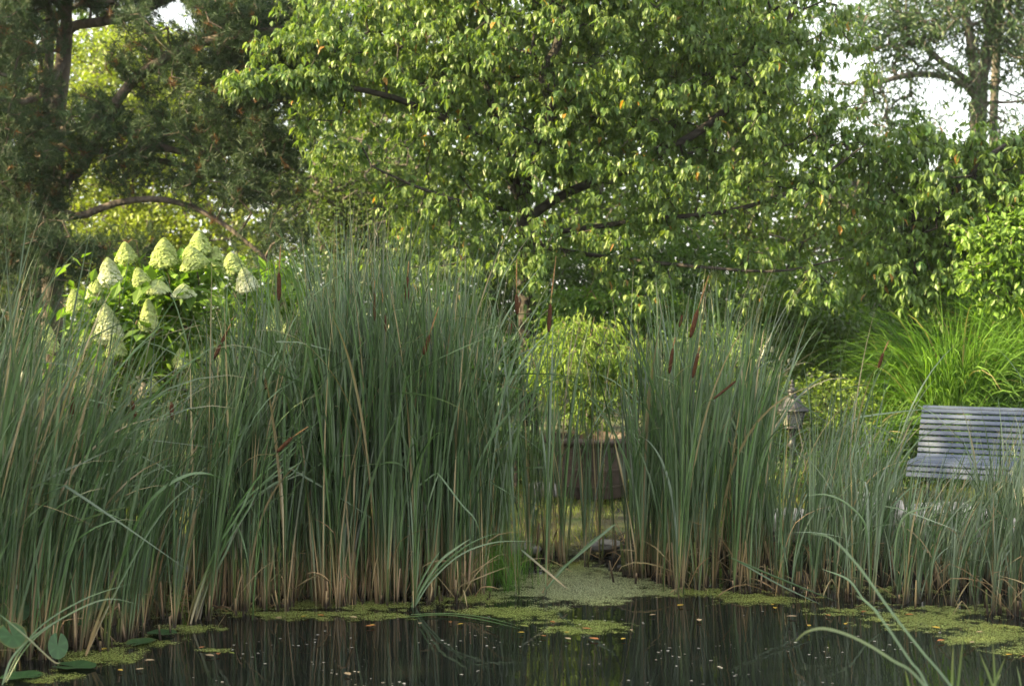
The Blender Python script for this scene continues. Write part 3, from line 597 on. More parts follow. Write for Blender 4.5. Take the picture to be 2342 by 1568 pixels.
for x, y, D, r_, nr in LL:
    mb = MB(); r_ *= .7
    if nr is None: c = P(x, y, DW(y, .012)); lily_leaf(mb, c, r_, (0, 0, 1), rng.normal(size=3) * [1, 1, 0])
    else: c = P(x, y, D); lily_leaf(mb, c, r_, nr, (rng.normal() * .4, -.2, -1))
    o = mb.build('leaf', M['lily'], rt)
    if nr is not None:
        s = MB(); q = c * .3 + np.array([c[0] * .7 + b0[0] * .3, c[1] * 1.0, 0]) * .7; e = np.array([c[0] + rng.normal() * .05, c[1] + .05, -.03]); tube(s, spline([e, (e + c) / 2 + [.01, .03, 0], c + [0, .01, 0]], 7), .0045, 5); st = s.build('stalk', M['stem'], rt); st.parent = o

# ---------------------------------------------------------------- rocks
def rock(p, s, m, label, seed, name='rock', group=None):
    import bmesh
    bm = bmesh.new(); bmesh.ops.create_icosphere(bm, subdivisions=4, radius=1); v = np.array([a.co[:] for a in bm.verts]); f = np.array([[q.index for q in a.verts] for a in bm.faces]); bm.free()
    n_ = fbm(v * 1.3 + seed * 7, seed, 3)[:, None]; v = v * (.72 + .5 * n_); v = np.sign(v) * np.abs(v) ** .85; v += (fbm(v * 5 + 3, seed + 4, 3)[:, None] - .5) * .22
    mb = MB(); mb.add(v * np.array(s) + np.array(p), f); return tag(mb.build(name, M[m], origin=p), label, 'rock', group)
rg = 'rocks edging the pond'
for k, (x, y, D, s, m, lab) in enumerate([
 (200, 1315, 10.3, (.16, .14, .10), 'rock', 'brownish rock on the left bank behind the raised lily leaves'), (290, 1335, 10.2, (.20, .15, .10), 'rock', 'low grey rock right of the brownish rock on the left bank'), (400, 1325, 10.6, (.2, .16, .12), 'rock', 'grey rock among the reed stems under the arching leaf'),
 (45, 1375, 9.7, (.18, .15, .11), 'palerock', 'pale rock behind the far left lily leaves'), (110, 1395, 9.6, (.14, .12, .08), 'rock', 'small grey rock under the rounded lily leaf'),
 (1240, 1122, 13.4, (.16, .13, .09), 'rock', 'grey rock at the left foot of the planted pot'), (1300, 1100, 13.9, (.2, .2, .18), 'rock', 'dark rock tucked behind the left foot of the pot'),
 (1195, 1256, 11.4, (.15, .1, .05), 'rock', 'flat dark rock at the left of the muddy inlet bank'), (1380, 1246, 11.6, (.13, .1, .05), 'rock', 'flat dark rock at the back of the duckweed inlet'),
 (1960, 1185, 11.7, (.42, .28, .22), 'palerock', 'large pale rock seen through reeds left of the bench legs'), (2150, 1205, 11.6, (.48, .3, .2), 'palerock', 'large pale rock below the bench seat'), (1800, 1200, 11.8, (.25, .2, .14), 'palerock', 'smaller pale rock below the lantern'), (2310, 1230, 11.6, (.3, .25, .15), 'palerock', 'pale rock at the right edge below the bench')]):
    rock(P(x, y, D), s, m, lab, k + 3, group=rg)

# ---------------------------------------------------------------- pot
pc = P(1352, 1132, 13.75); pz = float(pc[2]) + .0
rt = empty('pot', pc, 'large brown glazed pot with rolled rim and raised bands behind the reeds', 'pot')
mb = MB(); lathe(mb, [(.0, 0), (.31, 0), (.335, .10), (.345, .104), (.348, .122), (.340, .126), (.372, .262), (.384, .266), (.387, .286), (.378, .29), (.404, .43), (.414, .434), (.416, .452), (.408, .456), (.41, .50), (.425, .51)], pc, 72); mb.build('body', M['pot'], rt, smooth=False)
mb = MB(); lathe(mb, [(.425, .51), (.462, .515), (.478, .54), (.474, .572), (.452, .585), (.425, .575), (.415, .545), (.41, .49)], pc, 40); mb.build('rim', M['pot'], rt)
mb = MB(); lathe(mb, [(.413, .50), (.3, .52), (.001, .53)], pc, 24); mb.build('soil', M['soil'], rt)

# ---------------------------------------------------------------- lantern
lc = P(1812, 1180, 13.6); lc[2] = .24; lt = CH - (866 - HY) / F * 13.6 - lc[2]
rt = empty('lantern', lc, 'dark grey metal garden lantern with pointed finial roof beyond the reeds', 'lantern')
mb = MB(); lathe(mb, [(.07, 0), (.075, .03), (.04, .06), (.028, .10), (.028, .45), (.045, .47), (.028, .50), (.028, lt - .50), (.06, lt - .49), (.075, lt - .475), (.001, lt - .47)], lc, 16); mb.build('post', M['lantern'], rt)
mb = MB()
for a in range(4):
    q = R(45 + 90 * a + 12); c0 = lc + np.array([math.cos(q) * .085, math.sin(q) * .085, lt - .47]); c1 = lc + np.array([math.cos(q) * .125, math.sin(q) * .125, lt - .305]); tube(mb, [c0, c1], .008, 6)
lathe(mb, [(.088, lt - .475), (.098, lt - .47), (.098, lt - .455), (.0, lt - .455)], lc, 8); mb.build('frame', M['lantern'], rt)
for a in range(4):
    q0, q1 = R(45 + 90 * a + 12), R(135 + 90 * a + 12); e = [(.083, lt - .45), (.121, lt - .31)]
    v = [lc + np.array([math.cos(q) * r_, math.sin(q) * r_, z]) for (r_, z) in e for q in (q0, q1)]; v2 = [lc + (p - lc) * np.array([.97, .97, 1]) for p in v]
    mb = MB(); mb.add(v + v2, [[0, 1, 3, 2], [4, 6, 7, 5], [0, 2, 6, 4], [1, 5, 7, 3], [0, 4, 5, 1], [2, 3, 7, 6]]); mb.build('pane', M['glass'], rt, smooth=False)
mb = MB(); lathe(mb, [(.0, lt - .312), (.150, lt - .312), (.165, lt - .30), (.158, lt - .288), (.125, lt - .262), (.088, lt - .215), (.064, lt - .175), (.066, lt - .165), (.05, lt - .158), (.0, lt - .155)], lc, 6); mb.build('roof', M['lantern'], rt, smooth=False)
mb = MB(); lathe(mb, [(.038, lt - .158), (.036, lt - .14), (.030, lt - .132), (.048, lt - .122), (.052, lt - .112), (.040, lt - .095), (.02, lt - .082), (.017, lt - .072), (.026, lt - .066), (.027, lt - .058), (.014, lt - .05), (.012, lt - .04), (.017, lt - .034), (.015, lt - .025), (.006, lt - .015), (.001, lt)], lc, 18); mb.build('finial', M['lantern'], rt)

# ---------------------------------------------------------------- bench
rotb = R(-29); bl = P(2076, 1183, 12.8); bl[2] = .20
rt = empty('bench', bl, 'blue grey slatted bench with curved back at the right edge', 'bench'); rt.rotation_euler = (0, 0, rotb)
BL = 1.9
def bpart(mb, name, m, smooth=False):
    o = mb.build(name, M[m], None, smooth); o.parent = rt; return o
prof = [(-.058, .335), (-.05, .385), (-.012, .428), (.042, .446), (.098, .450), (.154, .449), (.21, .447), (.266, .446), (.322, .450), (.368, .475), (.392, .525), (.410, .577), (.430, .630), (.452, .683), (.475, .735), (.500, .786), (.526, .836), (.556, .884), (.598, .915)]
prof = np.array(prof) * [1, .97]
tg = norm(np.gradient(prof, axis=0))
for (y, z), (ty, tz) in zip(prof, tg):
    rm = np.array([[1, 0, 0], [0, ty, -tz], [0, tz, ty]]); mb = MB(); box(mb, (BL / 2, y, z), (BL, .041, .022), rm, .005); bpart(mb, 'slat', 'paint')
nrmv = np.stack([tg[:, 1], -tg[:, 0]], 1)
for xx in (.18, BL / 2, BL - .18):
    mb = MB(); q = prof + nrmv * .022; q = np.c_[np.full(len(q), xx), q]; tube(mb, q, .013, 6); bpart(mb, 'support', 'iron')
    for y0, y1 in ((.03, -.05), (.40, .56)):
        mb = MB(); tube(mb, spline([(xx, y0, .42), (xx, (y0 * .7 + y1 * .3), .28), (xx, y1 * .7 + y0 * .3, .12), (xx, y1, .0)], 9), .016, 6); bpart(mb, 'leg', 'iron')

# ---------------------------------------------------------------- lawn grass, feathery grass
n = 60000; x = rng.uniform(-6, 7, n); y = rng.uniform(10.9, 15.5, n); k = (y > shore(x) + rng.normal(size=n) * .1) ; x, y = x[k], y[k]
k = fbm(np.stack([x * 1.8, y * 1.8], 1), 9, 3) > .36; x, y = x[k], y[k]; n = len(x); base_ = np.stack([x, y, ground_z(x, y)], 1); u = rng.random((n, 1))
cm = np.array([.14, .20, .035]) * (1 - u) + np.array([.27, .31, .08]) * u; dd = rng.random(n) < .15; cm[dd] = STRAW * rng.uniform(.4, .9, (dd.sum(), 1))
mb = MB(); ribbons(mb, base_, rng.random(n) * 6.28, rng.uniform(.1, .6, n), rng.uniform(.2, 1.0, n), rng.uniform(.03, .10, n), rng.uniform(.003, .006, n), rng.random(n) * 3, 0 * x, cm, cm, cm, S=3, sec=2)
tag(mb.build('lawn_grass', M['grass']), 'short yellow green lawn grass on the bank around the pot', 'grass', kind='stuff')
n = 2600; px_ = rng.normal(1105, 48, n); D = rng.uniform(9.95, 11.0, n); k_ = fbm(np.stack([px_ / 30, D * 4], 1), 61, 2) > .45; px_, D = px_[k_], D[k_]; n = len(D); base_ = np.stack([(px_ - CX) / F * D, D, 0 * D], 1); cm = colmix(n, (.06, .16, .02), (.13, .26, .04))
mb = MB(); ribbons(mb, base_, rng.random(n) * 6.28, rng.uniform(0, .5, n), rng.uniform(0, 1.3, n), rng.uniform(.12, .42, n), rng.uniform(.002, .0035, n), rng.random(n) * 3, 0 * D, cm, cm, cm, S=4, sec=2)
tag(mb.build('feathery_grass', M['grass']), 'fine feathery bright green water grass between reed stems left of the inlet', 'grass', kind='stuff')
# low leafy ground cover under shrubs
n = 16000; x = rng.uniform(-6.5, 7.5, n); y = rng.uniform(13.6, 18, n); k = fbm(np.stack([x, y], 1), 19, 3) > .42; x, y = x[k], y[k]; n = len(x); pos = np.stack([x, y, ground_z(x, y) + rng.random(n) ** 2 * .45], 1)
mb = MB(); inst(mb, OVAL, pos, norm(rdir(n) + [0, 0, .2]), norm(rdir(n) * .5 + [0, 0, 1]), rng.uniform(.03, .08, n), colmix(n, (.03, .085, .02), (.08, .16, .03)))
tag(mb.build('ground_cover', M['leafmatte'], smooth=False), 'low dark leafy ground cover under the shrubs', 'ground cover', kind='stuff')

# ---------------------------------------------------------------- ornamental grass clumps
for k, (x, D, top, nb, lab) in enumerate([(2210, 14.6, 790, 2400, 'broad mound of bright green arching grass directly above the bench'), (2400, 14.8, 730, 2000, 'tall fountain of green grass at the right edge above the bench'), (2120, 15.0, 850, 1300, 'lower mound of green grass left above the bench end'), (1985, 14.3, 960, 600, 'small grassy tuft between the lantern and the bench')]):
    p0 = P(x, 900, D); p0[2] = .24; H = CH - (top - HY) / F * D - .24; n = nb
    rt = empty('ornamental_grass', p0, lab, 'ornamental grass', 'clumps of ornamental grass behind the bench')
    a = rng.random(n) * 6.28; rr = rng.random(n) ** .5 * .28 * H; bs = np.stack([p0[0] + np.cos(a) * rr, p0[1] + np.sin(a) * rr * .8, np.full(n, p0[2])], 1)
    cm = colmix(n, (.08, .18, .03), (.19, .33, .07), .25); st = rng.random(n) < .03; cm[st] = STRAW
    mb = MB(); ribbons(mb, bs, a + rng.normal(size=n) * .5, rng.uniform(.0, .32, n), rng.uniform(.7, 2.6, n), H * rng.uniform(.9, 1.6, n), rng.uniform(.008, .017, n), rng.normal(size=n) * .5, rng.normal(size=n) * .6, cm, cm, cm, S=10)
    mb.build('leaves', M['grass'], rt)

# ---------------------------------------------------------------- hydrangea
hc = P(385, 1000, 12.6); hc[2] = .2
rt = empty('hydrangea', hc, 'large hydrangea bush with cone shaped pale green and white flower heads', 'hydrangea')
HH = [(288, 578, 26, 24, 0, .1), (250, 622, 30, 32, 1, .1), (376, 578, 36, 33, 0, 0), (456, 556, 30, 27, 0, 0), (440, 590, 34, 28, 0, .3), (492, 590, 26, 26, 0, -.1), (532, 603, 30, 25, 0, .2), (562, 640, 28, 28, 1, .2), (172, 688, 24, 26, 0, .15), (215, 672, 24, 26, .6, .1),
      (222, 655, 12, 14, 0, 0), (245, 740, 36, 44, .9, .1), (112, 775, 22, 32, .1, .05), (360, 655, 30, 16, .3, 0), (320, 632, 22, 20, 0, .3), (420, 665, 28, 15, .6, 0), (195, 775, 14, 18, .1, 0), (265, 790, 25, 26, .1, 0), (545, 765, 24, 34, .5, -.1), (415, 820, 22, 22, .2, .1), (465, 815, 16, 14, 0, 0), (505, 830, 20, 18, .1, 0),
      (445, 868, 22, 22, 0, .2), (630, 735, 24, 30, .2, 0), (655, 770, 22, 30, .4, 0), (695, 708, 18, 20, .1, 0), (205, 880, 22, 20, 1, 0), (160, 830, 10, 10, .6, 0), (340, 720, 24, 36, .2, 0), (150, 900, 14, 14, 0, 0), (560, 900, 18, 16, .4, 0), (215, 850, 14, 12, .1, 0), (350, 880, 15, 14, 0, 0), (725, 660, 14, 16, .3, 0), (780, 770, 13, 22, .1, 0), (1010, 690, 15, 18, 0, 0)]
tips_h = []
for (x, y, rx, ry, wh, tl) in HH[:-1]:
    D = 12.35 + rng.uniform(-.25, .3) + (.3 if y < 600 else 0); c = P(x, y, D); rw = rx / F * D; rh = ry / F * D; n = int(620 * (rx / 25) ** 2) + 80
    t = rng.random(n) ** .8; a = rng.random(n) * 6.28; rr = (1 - t) ** .62 * np.minimum(1, (t + .03) / .2) ** .4 * (.9 - .06 + .34 * fbm(np.stack([a * 1.3 + x, t * 4, t * 0], 1), 3, 2) + .10 * rng.random(n)); ax = norm(np.array([-tl, -.15, 1.]))
    loc = np.stack([np.cos(a) * rr * rw, np.sin(a) * rr * rw, (t * 2 - 1) * rh], 1); u_ = norm(np.cross([0, 1, 0], ax)); v_ = np.cross(ax, u_)
    p = c + loc[:, :1] * u_ + loc[:, 1:2] * v_ + loc[:, 2:] * ax; nr = norm(np.stack([np.cos(a), np.sin(a), .6 + t], 1) @ np.stack([u_, v_, ax]) + rdir(n) * .35)
    g = colmix(n, (.38, .47, .16), (.52, .59, .26), .14); ww = colmix(n, (.56, .60, .44), (.72, .72, .62), .1); f_ = np.clip(wh * (1.25 - t[:, None] * .9) + rng.normal(size=(n, 1)) * .12, 0, 1)
    mb = MB(); inst(mb, FLORET, p, norm(np.cross(nr, rdir(n))), nr, rng.uniform(.010, .021, n), g * (1 - f_) + ww * f_)
    core = []; lathe(mb, [(.001, -.95 * rh), (rw * .5, -.85 * rh), (rw * .7, -.6 * rh), (rw * .56, -.1 * rh), (rw * .32, .45 * rh), (.001, .9 * rh)], c, 10)
    mb.c[-1] = np.broadcast_to(np.array([.42, .5, .2]), mb.v[-1].shape)
    mb.build('flower_head', M['petal'], rt, smooth=False); tips_h.append(c - ax * rh)
tips_h = np.array(tips_h); extra = ellipsoids([(330, 720, 12.8, 210, 160, .5), (560, 720, 12.9, 170, 130, .5), (420, 640, 12.8, 130, 70, .35), (250, 880, 12.7, 170, 120, .4), (520, 900, 12.9, 160, 110, .4)], 330, .3, .5, 5)
tg_ = np.concatenate([tips_h, extra]); root_pts = [hc, hc + [0.0, 0, .35], hc + [.02, 0, .6]]
PP, par, tips, nl = grow([root_pts], tg_, step=.2, wiggle=.02); sb_ = MB(); wood(sb_, PP, par, .004, rmax=.03, sides=4); sb_.build('stems', M['twig'], rt)
fb = MB(); foliage(fb, PP, par, tips, OVAL, 9, .155, (.085, .17, .025), (.18, .29, .045), spread=.09, droop=.35, upn=.75, dark=.25); fb.build('leaves', M['leafmatte'], rt, smooth=False)

# ---------------------------------------------------------------- trees in front: cherry
def L(D, *pts): return [P(x, y, D if len(q) == 0 else q[0]) for (x, y, *q) in pts]
ZB = .25
def ground_pt(x, D, z=ZB): p = P(x, 1000, D); p[2] = z; return p
cb_ = ground_pt(1212, 15.4)
limbs = [[cb_] + L(15.4, (1210, 900), (1207, 760), (1205, 620), (1202, 520), (1195, 462)),
 L(15.3, (1195, 462), (1143, 326, 15.2), (1043, 283, 15.0), (944, 239, 14.8), (861, 213, 14.7), (740, 190, 14.5), (620, 185, 14.3), (530, 190, 14.2)),
 L(15.2, (1143, 326), (1113, 196, 15.3), (1067, 126, 15.4), (1030, 66, 15.5), (1004, 33, 15.5), (980, -60, 15.6), (960, -200, 15.7)),
 L(15.4, (1200, 470), (1216, 382, 15.0), (1233, 306, 14.8), (1262, 256, 14.7), (1240, 166, 14.6), (1276, 103, 14.6), (1300, -40, 14.7), (1310, -160, 14.8)),
 L(15.4, (1205, 500), (1300, 440, 15.2), (1450, 380, 15.0), (1600, 300, 14.9), (1720, 190, 14.9), (1800, 60, 15), (1840, -80, 15)),
 L(15.4, (1206, 540), (1350, 520, 15.0), (1500, 500, 14.7), (1680, 480, 14.5), (1850, 420, 14.5), (1980, 330, 14.4)),
 L(15.4, (1206, 560), (1400, 590, 15.0), (1600, 610, 14.6), (1780, 620, 14.4), (1930, 590, 14.4)),
 L(15.4, (1200, 480), (1090, 470, 14.8), (960, 430, 14.5), (850, 380, 14.4)),
 L(15.4, (1200, 480), (1180, 350, 16.2), (1380, 200, 16.8), (1500, 60, 17.0), (1560, -100, 17)),
 L(15.3, (1195, 462), (1130, 380, 16.1), (1000, 180, 16.8), (850, 60, 17.0), (760, -60, 17))]
spec = [(1200, 120, 15.2, 420, 330, 1.7), (900, 260, 14.9, 240, 150, .8), (880, 60, 15.2, 250, 170, 1.2), (1560, 200, 15.0, 350, 330, 1.5), (1750, 450, 14.6, 330, 150, .8), (1300, 430, 14.7, 330, 110, .9), (1000, 430, 14.7, 190, 90, .7),
        (1850, 200, 14.8, 170, 260, 1.0), (1650, 590, 14.5, 330, 80, .5), (1000, 560, 14.8, 240, 90, .4), (1180, 600, 14.8, 160, 60, .4), (1480, 580, 14.4, 260, 80, .5), (1900, 560, 14.3, 160, 120, .4), (1980, 330, 14.5, 80, 60, .3), (620, 110, 14.6, 120, 40, .35), (1250, 590, 14.3, 240, 60, .35), (1560, 650, 14.2, 240, 50, .3), (1820, 650, 14.2, 200, 70, .3), (1020, 610, 14.4, 160, 50, .3), (760, 330, 14.6, 120, 70, .4), (700, 190, 14.4, 190, 40, .35), (560, 185, 14.3, 70, 22, .15), (1330, 570, 14.6, 130, 60, .4), (1300, -150, 15.2, 650, 200, 2.0), (1450, 690, 14.4, 60, 30, .25), (1200, 520, 14.6, 130, 110, .4), (1180, 660, 14.6, 110, 60, .3)]
tgt = ellipsoids(spec, 5000, .44, .62, 77, 2.6)
# keep the sky gaps right of the crown open
def px_of(p): return CX + p[:, 0] / p[:, 1] * F, HY - (p[:, 2] - CH) / p[:, 1] * F
GAPS = [(1930, 168, 26, 24), (1992, 264, 26, 20), (1915, 232, 13, 14), (2050, 195, 42, 16), (2145, 215, 34, 22), (2215, 30, 14, 18), (2300, 225, 46, 22), (2170, 295, 20, 24), (2165, 120, 24, 22), (2335, 185, 30, 16), (1860, 60, 20, 14), (385, 30, 55, 32), (432, 55, 30, 24)]
def ungap(p, s=1.0):
    x, y = px_of(p); k = np.ones(len(p), bool)
    for gx, gy, rx, ry in GAPS: k &= np.hypot((x - gx) / (rx * s), (y - gy) / (ry * s)) > 1
    return p[k]
f_ = rng.random(150); q_ = np.array([P(a, b, d) for a, b, d in zip(510 + f_ * 300, 182 - 8 * np.sin(f_ * 3) + rng.normal(size=150) * 11, 14.2 + f_ * .5 + rng.normal(size=150) * .12)])
f_ = rng.random(60); q2_ = np.array([P(a, b, d) for a, b, d in zip(620 + f_ * 200, 75 + f_ * 30 + rng.normal(size=60) * 14, 14.6 + rng.normal(size=60) * .15)])
tgt = ungap(np.concatenate([tgt, q_, q2_]), 1.1)
tree('cherry_tree', 'spreading cherry tree with drooping leaves filling the centre behind the reeds', 'cherry tree', cb_, limbs, tgt, CHERRY, 8, .083, (.068, .148, .038), (.20, .275, .07), 'bark_cherry', rmax=.10, twig=.0035, fan=4, lr=(.028, .008))
# young tree right with a thin stem
yb = ground_pt(2080, 14.9)
tree('young_tree', 'young leafy tree with one thin straight stem behind the ornamental grass', 'tree', yb, [[yb] + L(14.9, (2085, 800), (2088, 600), (2092, 440), (2098, 300), (2096, 200)), L(14.9, (2090, 560), (2200, 420, 14.6), (2300, 330, 14.5), (2400, 300, 14.5)), L(14.9, (2090, 480), (1990, 380, 14.7), (1930, 350, 14.7))],
     ungap(ellipsoids([(2110, 440, 14.8, 150, 170, .8), (2280, 400, 14.6, 150, 110, .6), (2060, 620, 14.8, 170, 110, .7), (2250, 560, 14.7, 150, 110, .6), (2130, 290, 14.8, 90, 80, .4), (2240, 330, 14.7, 130, 70, .4), (1990, 330, 14.7, 110, 80, .4), (2420, 430, 14.8, 130, 200, .8)], 1250, .32, .4, 41), 1.0), CHERRY, 8, .090, (.066, .146, .036), (.185, .265, .06), 'bark_cherry', rmax=.045, twig=.0035, fan=3)
vb = ground_pt(2330, 15.4)
tree('lit_shrub', 'tall bright yellow green shrub at the right edge above the grass mound', 'shrub', vb, [[vb] + L(15.2, (2330, 850), (2325, 700, 14.9), (2320, 560, 14.4), (2330, 500, 14.2))], ellipsoids([(2310, 560, 14.15, 110, 90, .3), (2265, 620, 14.1, 80, 80, .25), (2400, 560, 14.2, 130, 160, .4), (2240, 520, 14.1, 50, 50, .2), (2320, 670, 14.2, 80, 60, .25)], 420, .3, .3, 51), OVAL, 12, .085, (.10, .20, .025), (.20, .32, .05), 'bark_grey', rmax=.03, spread=.07, droop=.6, upn=.5)

# ---------------------------------------------------------------- shrubs
pb = np.array([pc[0], pc[1], pc[2] + .5])
tree('weeping_shrub', 'yellow green weeping shrub growing out of the brown pot', 'shrub', pb, [[pb] + L(13.75, (1350, 930), (1352, 830), (1350, 770))], ellipsoids([(1340, 820, 13.7, 135, 110, .5), (1450, 850, 13.7, 75, 90, .3), (1250, 850, 13.7, 55, 80, .25), (1330, 930, 13.6, 110, 50, .35)], 420, .36, .16, 61), LANCE, 13, .085, (.09, .165, .03), (.22, .30, .055), 'twig', 'leafmatte', rmax=.02, twig=.0025, minr=.002, spread=.055, droop=1.2, upn=.3)
for k, (x, D, el, n, T, s_, c1, c2, lab, nm) in enumerate([
 (1640, 14.3, [(1640, 830, 14.2, 120, 110, .5), (1720, 900, 14.2, 70, 90, .4), (1560, 900, 14.3, 100, 110, .4)], 420, LANCE, .07, (.07, .15, .03), (.18, .27, .06), 'loose narrow leaved shrub between the pot and the lantern', 'shrub'),
 (1940, 14.6, [(1890, 930, 14.3, 110, 90, .4), (1990, 980, 14.3, 90, 70, .4), (1780, 1000, 14.4, 90, 60, .3)], 420, OVAL, .045, (.11, .19, .03), (.22, .30, .05), 'small yellow leaved shrub beside the lantern', 'shrub'),
 (1940, 13.3, [(2000, 1060, 13.3, 110, 70, .35), (1850, 1080, 13.3, 110, 60, .35)], 260, LANCE, .05, (.05, .13, .02), (.11, .2, .03), 'low green shrub left of the bench end', 'shrub'),
 (1900, 16.3, [(1900, 760, 16.1, 170, 120, .6), (2080, 800, 16.1, 130, 90, .5), (1760, 700, 16.2, 150, 90, .5)], 560, CHERRY, .085, (.06, .13, .025), (.14, .22, .042), 'broad leaved shrub behind the lantern under the cherry tree', 'shrub'),
 (1080, 15.0, [(1020, 760, 14.9, 130, 130, .5), (1130, 850, 14.8, 120, 110, .5), (900, 800, 15.0, 130, 130, .5)], 480, CHERRY, .085, (.03, .085, .018), (.07, .15, .028), 'dark leafy shrub behind the reeds left of the pot', 'shrub'),
 (1450, 15.3, [(1430, 690, 15.0, 150, 50, .4), (1530, 740, 15.0, 130, 60, .4), (1300, 720, 15.2, 100, 60, .4)], 330, CHERRY, .08, (.07, .15, .025), (.13, .23, .036), 'leafy green bush just above the potted shrub', 'shrub'),
 (760, 15.5, [(760, 700, 15.5, 170, 150, .6), (640, 800, 15.3, 170, 150, .6)], 420, OVAL, .07, (.03, .08, .018), (.07, .13, .03), 'dark shrub behind the hydrangea at its right side', 'shrub'),
 (1180, 13.9, [(1180, 1030, 14.1, 60, 70, .25), (1080, 1060, 14.2, 90, 60, .3)], 130, OVAL, .07, (.03, .085, .018), (.08, .15, .03), 'low dark plant left of the pot', 'shrub'),
 (1540, 13.9, [(1540, 1030, 14.0, 80, 60, .3), (1640, 1080, 13.8, 100, 60, .3)], 200, OVAL, .05, (.05, .12, .02), (.11, .2, .03), 'low green plant right of the pot', 'shrub')]):
    b_ = ground_pt(x, D); e0 = el[0]; tree(nm, lab, 'shrub', b_, [[b_, b_ * .5 + P(e0[0], e0[1], e0[2]) * .5, P(e0[0], e0[1], e0[2])]], ellipsoids(el, n, .3, .3, 80 + k), T, 12, s_, c1, c2, 'twig', 'leaf', rmax=.02, twig=.003, spread=.075, droop=.6, upn=.5, group='shrubs behind the reed bed')

# ---------------------------------------------------------------- pines
def pine(label, base, limbs, targets, rmax, dens=1.0, deadn=40):
    rt = empty('pine_tree', base, label, 'pine tree', 'pine trees at the left')
    PP, par, tips, nl = grow(limbs, targets, step=.2, wiggle=.06)
    mask = np.zeros(len(PP), bool); mask[:nl] = True
    t_ = MB(); wood(t_, PP, par, .005, rmax=rmax, sides=9, only=mask, rlist=limb_radii(limbs, .2, (.048, .02))); t_.build('trunk', M['bark_pine'], rt)
    t_ = MB(); wood(t_, PP, par, .005, rmax=rmax, sides=4, only=~mask); t_.build('branches', M['bark_pine'], rt)
    # tufts along each outer twig
    k = int(7 * dens); idx = np.repeat(tips, k); a = PP[idx]; b_ = PP[par[idx]]; f = rng.random((len(idx), 1)) * 1.3; c = a + (b_ - a) * f + rng.normal(size=a.shape) * .07; ax = norm(norm(a - b_) + rdir(len(idx)) * .6 + [0, 0, .5])
    m_ = 26; ci = np.repeat(np.arange(len(c)), m_); s_ = rng.random((len(ci), 1)); p = c[ci] + ax[ci] * s_ * .10; d = norm(rdir(len(ci)) + ax[ci] * 1.0)
    sz = .055 + .06 * rng.random(len(ci)); u = rng.random((len(c), 1))[ci]; col = (np.array([.028, .058, .030]) * (1 - u) + np.array([.062, .10, .045]) * u); bn = rng.random(len(c)) < .03; col[bn[ci]] = [.16, .075, .03]
    mb = MB(); inst(mb, NEEDLE, p, d, rdir(len(ci)), sz, col * (.8 + .4 * rng.random((len(ci), 1)))); mb.build('crown', M['needle'], rt, smooth=False)
    dt = MB(); tn = 'dead_twigs'
    for _ in range(deadn):    # bare dead twigs hanging from the branches
        j = rng.integers(nl // 3, len(PP)); q = [PP[j]]; d = norm(rng.normal(size=3) + [0, 0, -.6])
        for s in range(5): d = norm(d + rng.normal(size=3) * .28 + [0, 0, -.08]); q.append(q[-1] + d * .13)
        tube(dt, q, np.linspace(.006, .002, 6), 4)
    dt.build('dead_twigs', M['bark_grey'], rt)
    return rt
p1 = ground_pt(118, 17.2, .3)
lim = [[p1] + L(17.2, (120, 700), (122, 480), (128, 300), (150, 80), (152, -40), (160, -300)),
 L(17.2, (135, 480), (180, 495, 16.4), (260, 466, 16.2), (350, 455, 16.1), (430, 470, 16.0), (500, 505, 15.9), (560, 550, 15.8), (640, 620, 15.7)),
 L(17.2, (130, 420), (190, 380, 16.6), (250, 260, 16.2), (300, 190, 16.1), (360, 145, 16.0), (450, 100, 15.9), (560, 80, 15.8), (680, 60, 15.8)),
 L(17.2, (150, 60), (230, 50, 16.6), (300, 36, 16.4), (400, -10, 16.2), (520, -60, 16)),
 L(17.2, (135, 300), (250, 290, 16.6), (400, 345, 16.3), (520, 340, 16.1), (640, 320, 16)),
 L(17.2, (125, 520), (60, 540, 16.4), (-60, 520, 16)), L(17.2, (140, 150), (90, 220, 16.3), (20, 230, 16.0), (-80, 200, 16)),
 L(17.2, (140, 330), (200, 340, 16.9), (380, 370, 16.6), (480, 400, 16.4), (620, 440, 16.2)), L(17.2, (122, 560), (240, 570, 16.3), (330, 590, 16.0))]
pt = ungap(ellipsoids([(560, 230, 16.0, 190, 170, .6), (500, 60, 16.0, 230, 110, .8), (330, 330, 16.3, 200, 110, .6), (20, 190, 16.3, 110, 280, 1.0), (60, 330, 16.2, 130, 110, .7), (560, 420, 16.0, 160, 90, .5), (80, 580, 16.0, 180, 90, .7), (250, 570, 16.0, 160, 45, .4), (640, 520, 15.9, 110, 70, .4), (350, 150, 16.2, 130, 60, .4), (60, 440, 16.6, 110, 90, .6), (640, 120, 16.1, 130, 150, .6), (620, 380, 15.9, 120, 110, .5), (700, 40, 16.2, 130, 70, .5), (200, -120, 16.6, 500, 160, 1.2), (20, 750, 16.2, 160, 110, .5), (200, 260, 16.0, 90, 60, .4)], 3100, .35, .42, 91), 1.0)
pine('big pine with reddish trunk and a long arching branch at the left', p1, lim, pt, .13, 1.0, 60)
p2 = ground_pt(70, 19.4, .3)
pine('thinner pine with a pale slim trunk just left of the big pine', p2, [[p2] + L(19.4, (95, 600), (108, 300), (113, 100), (112, -60), (110, -200)), L(19.4, (110, 200), (30, 240, 19), (-60, 250, 18.8)), L(19.4, (112, 60), (160, 20, 19), (260, -20, 19))],
     ungap(ellipsoids([(20, 60, 19.2, 120, 130, .8), (-40, 300, 19.2, 130, 260, .8), (170, -60, 19.2, 130, 80, .6), (30, 620, 19.0, 120, 150, .6)], 380, .38, .5, 95)), .095, 1.0, 20)

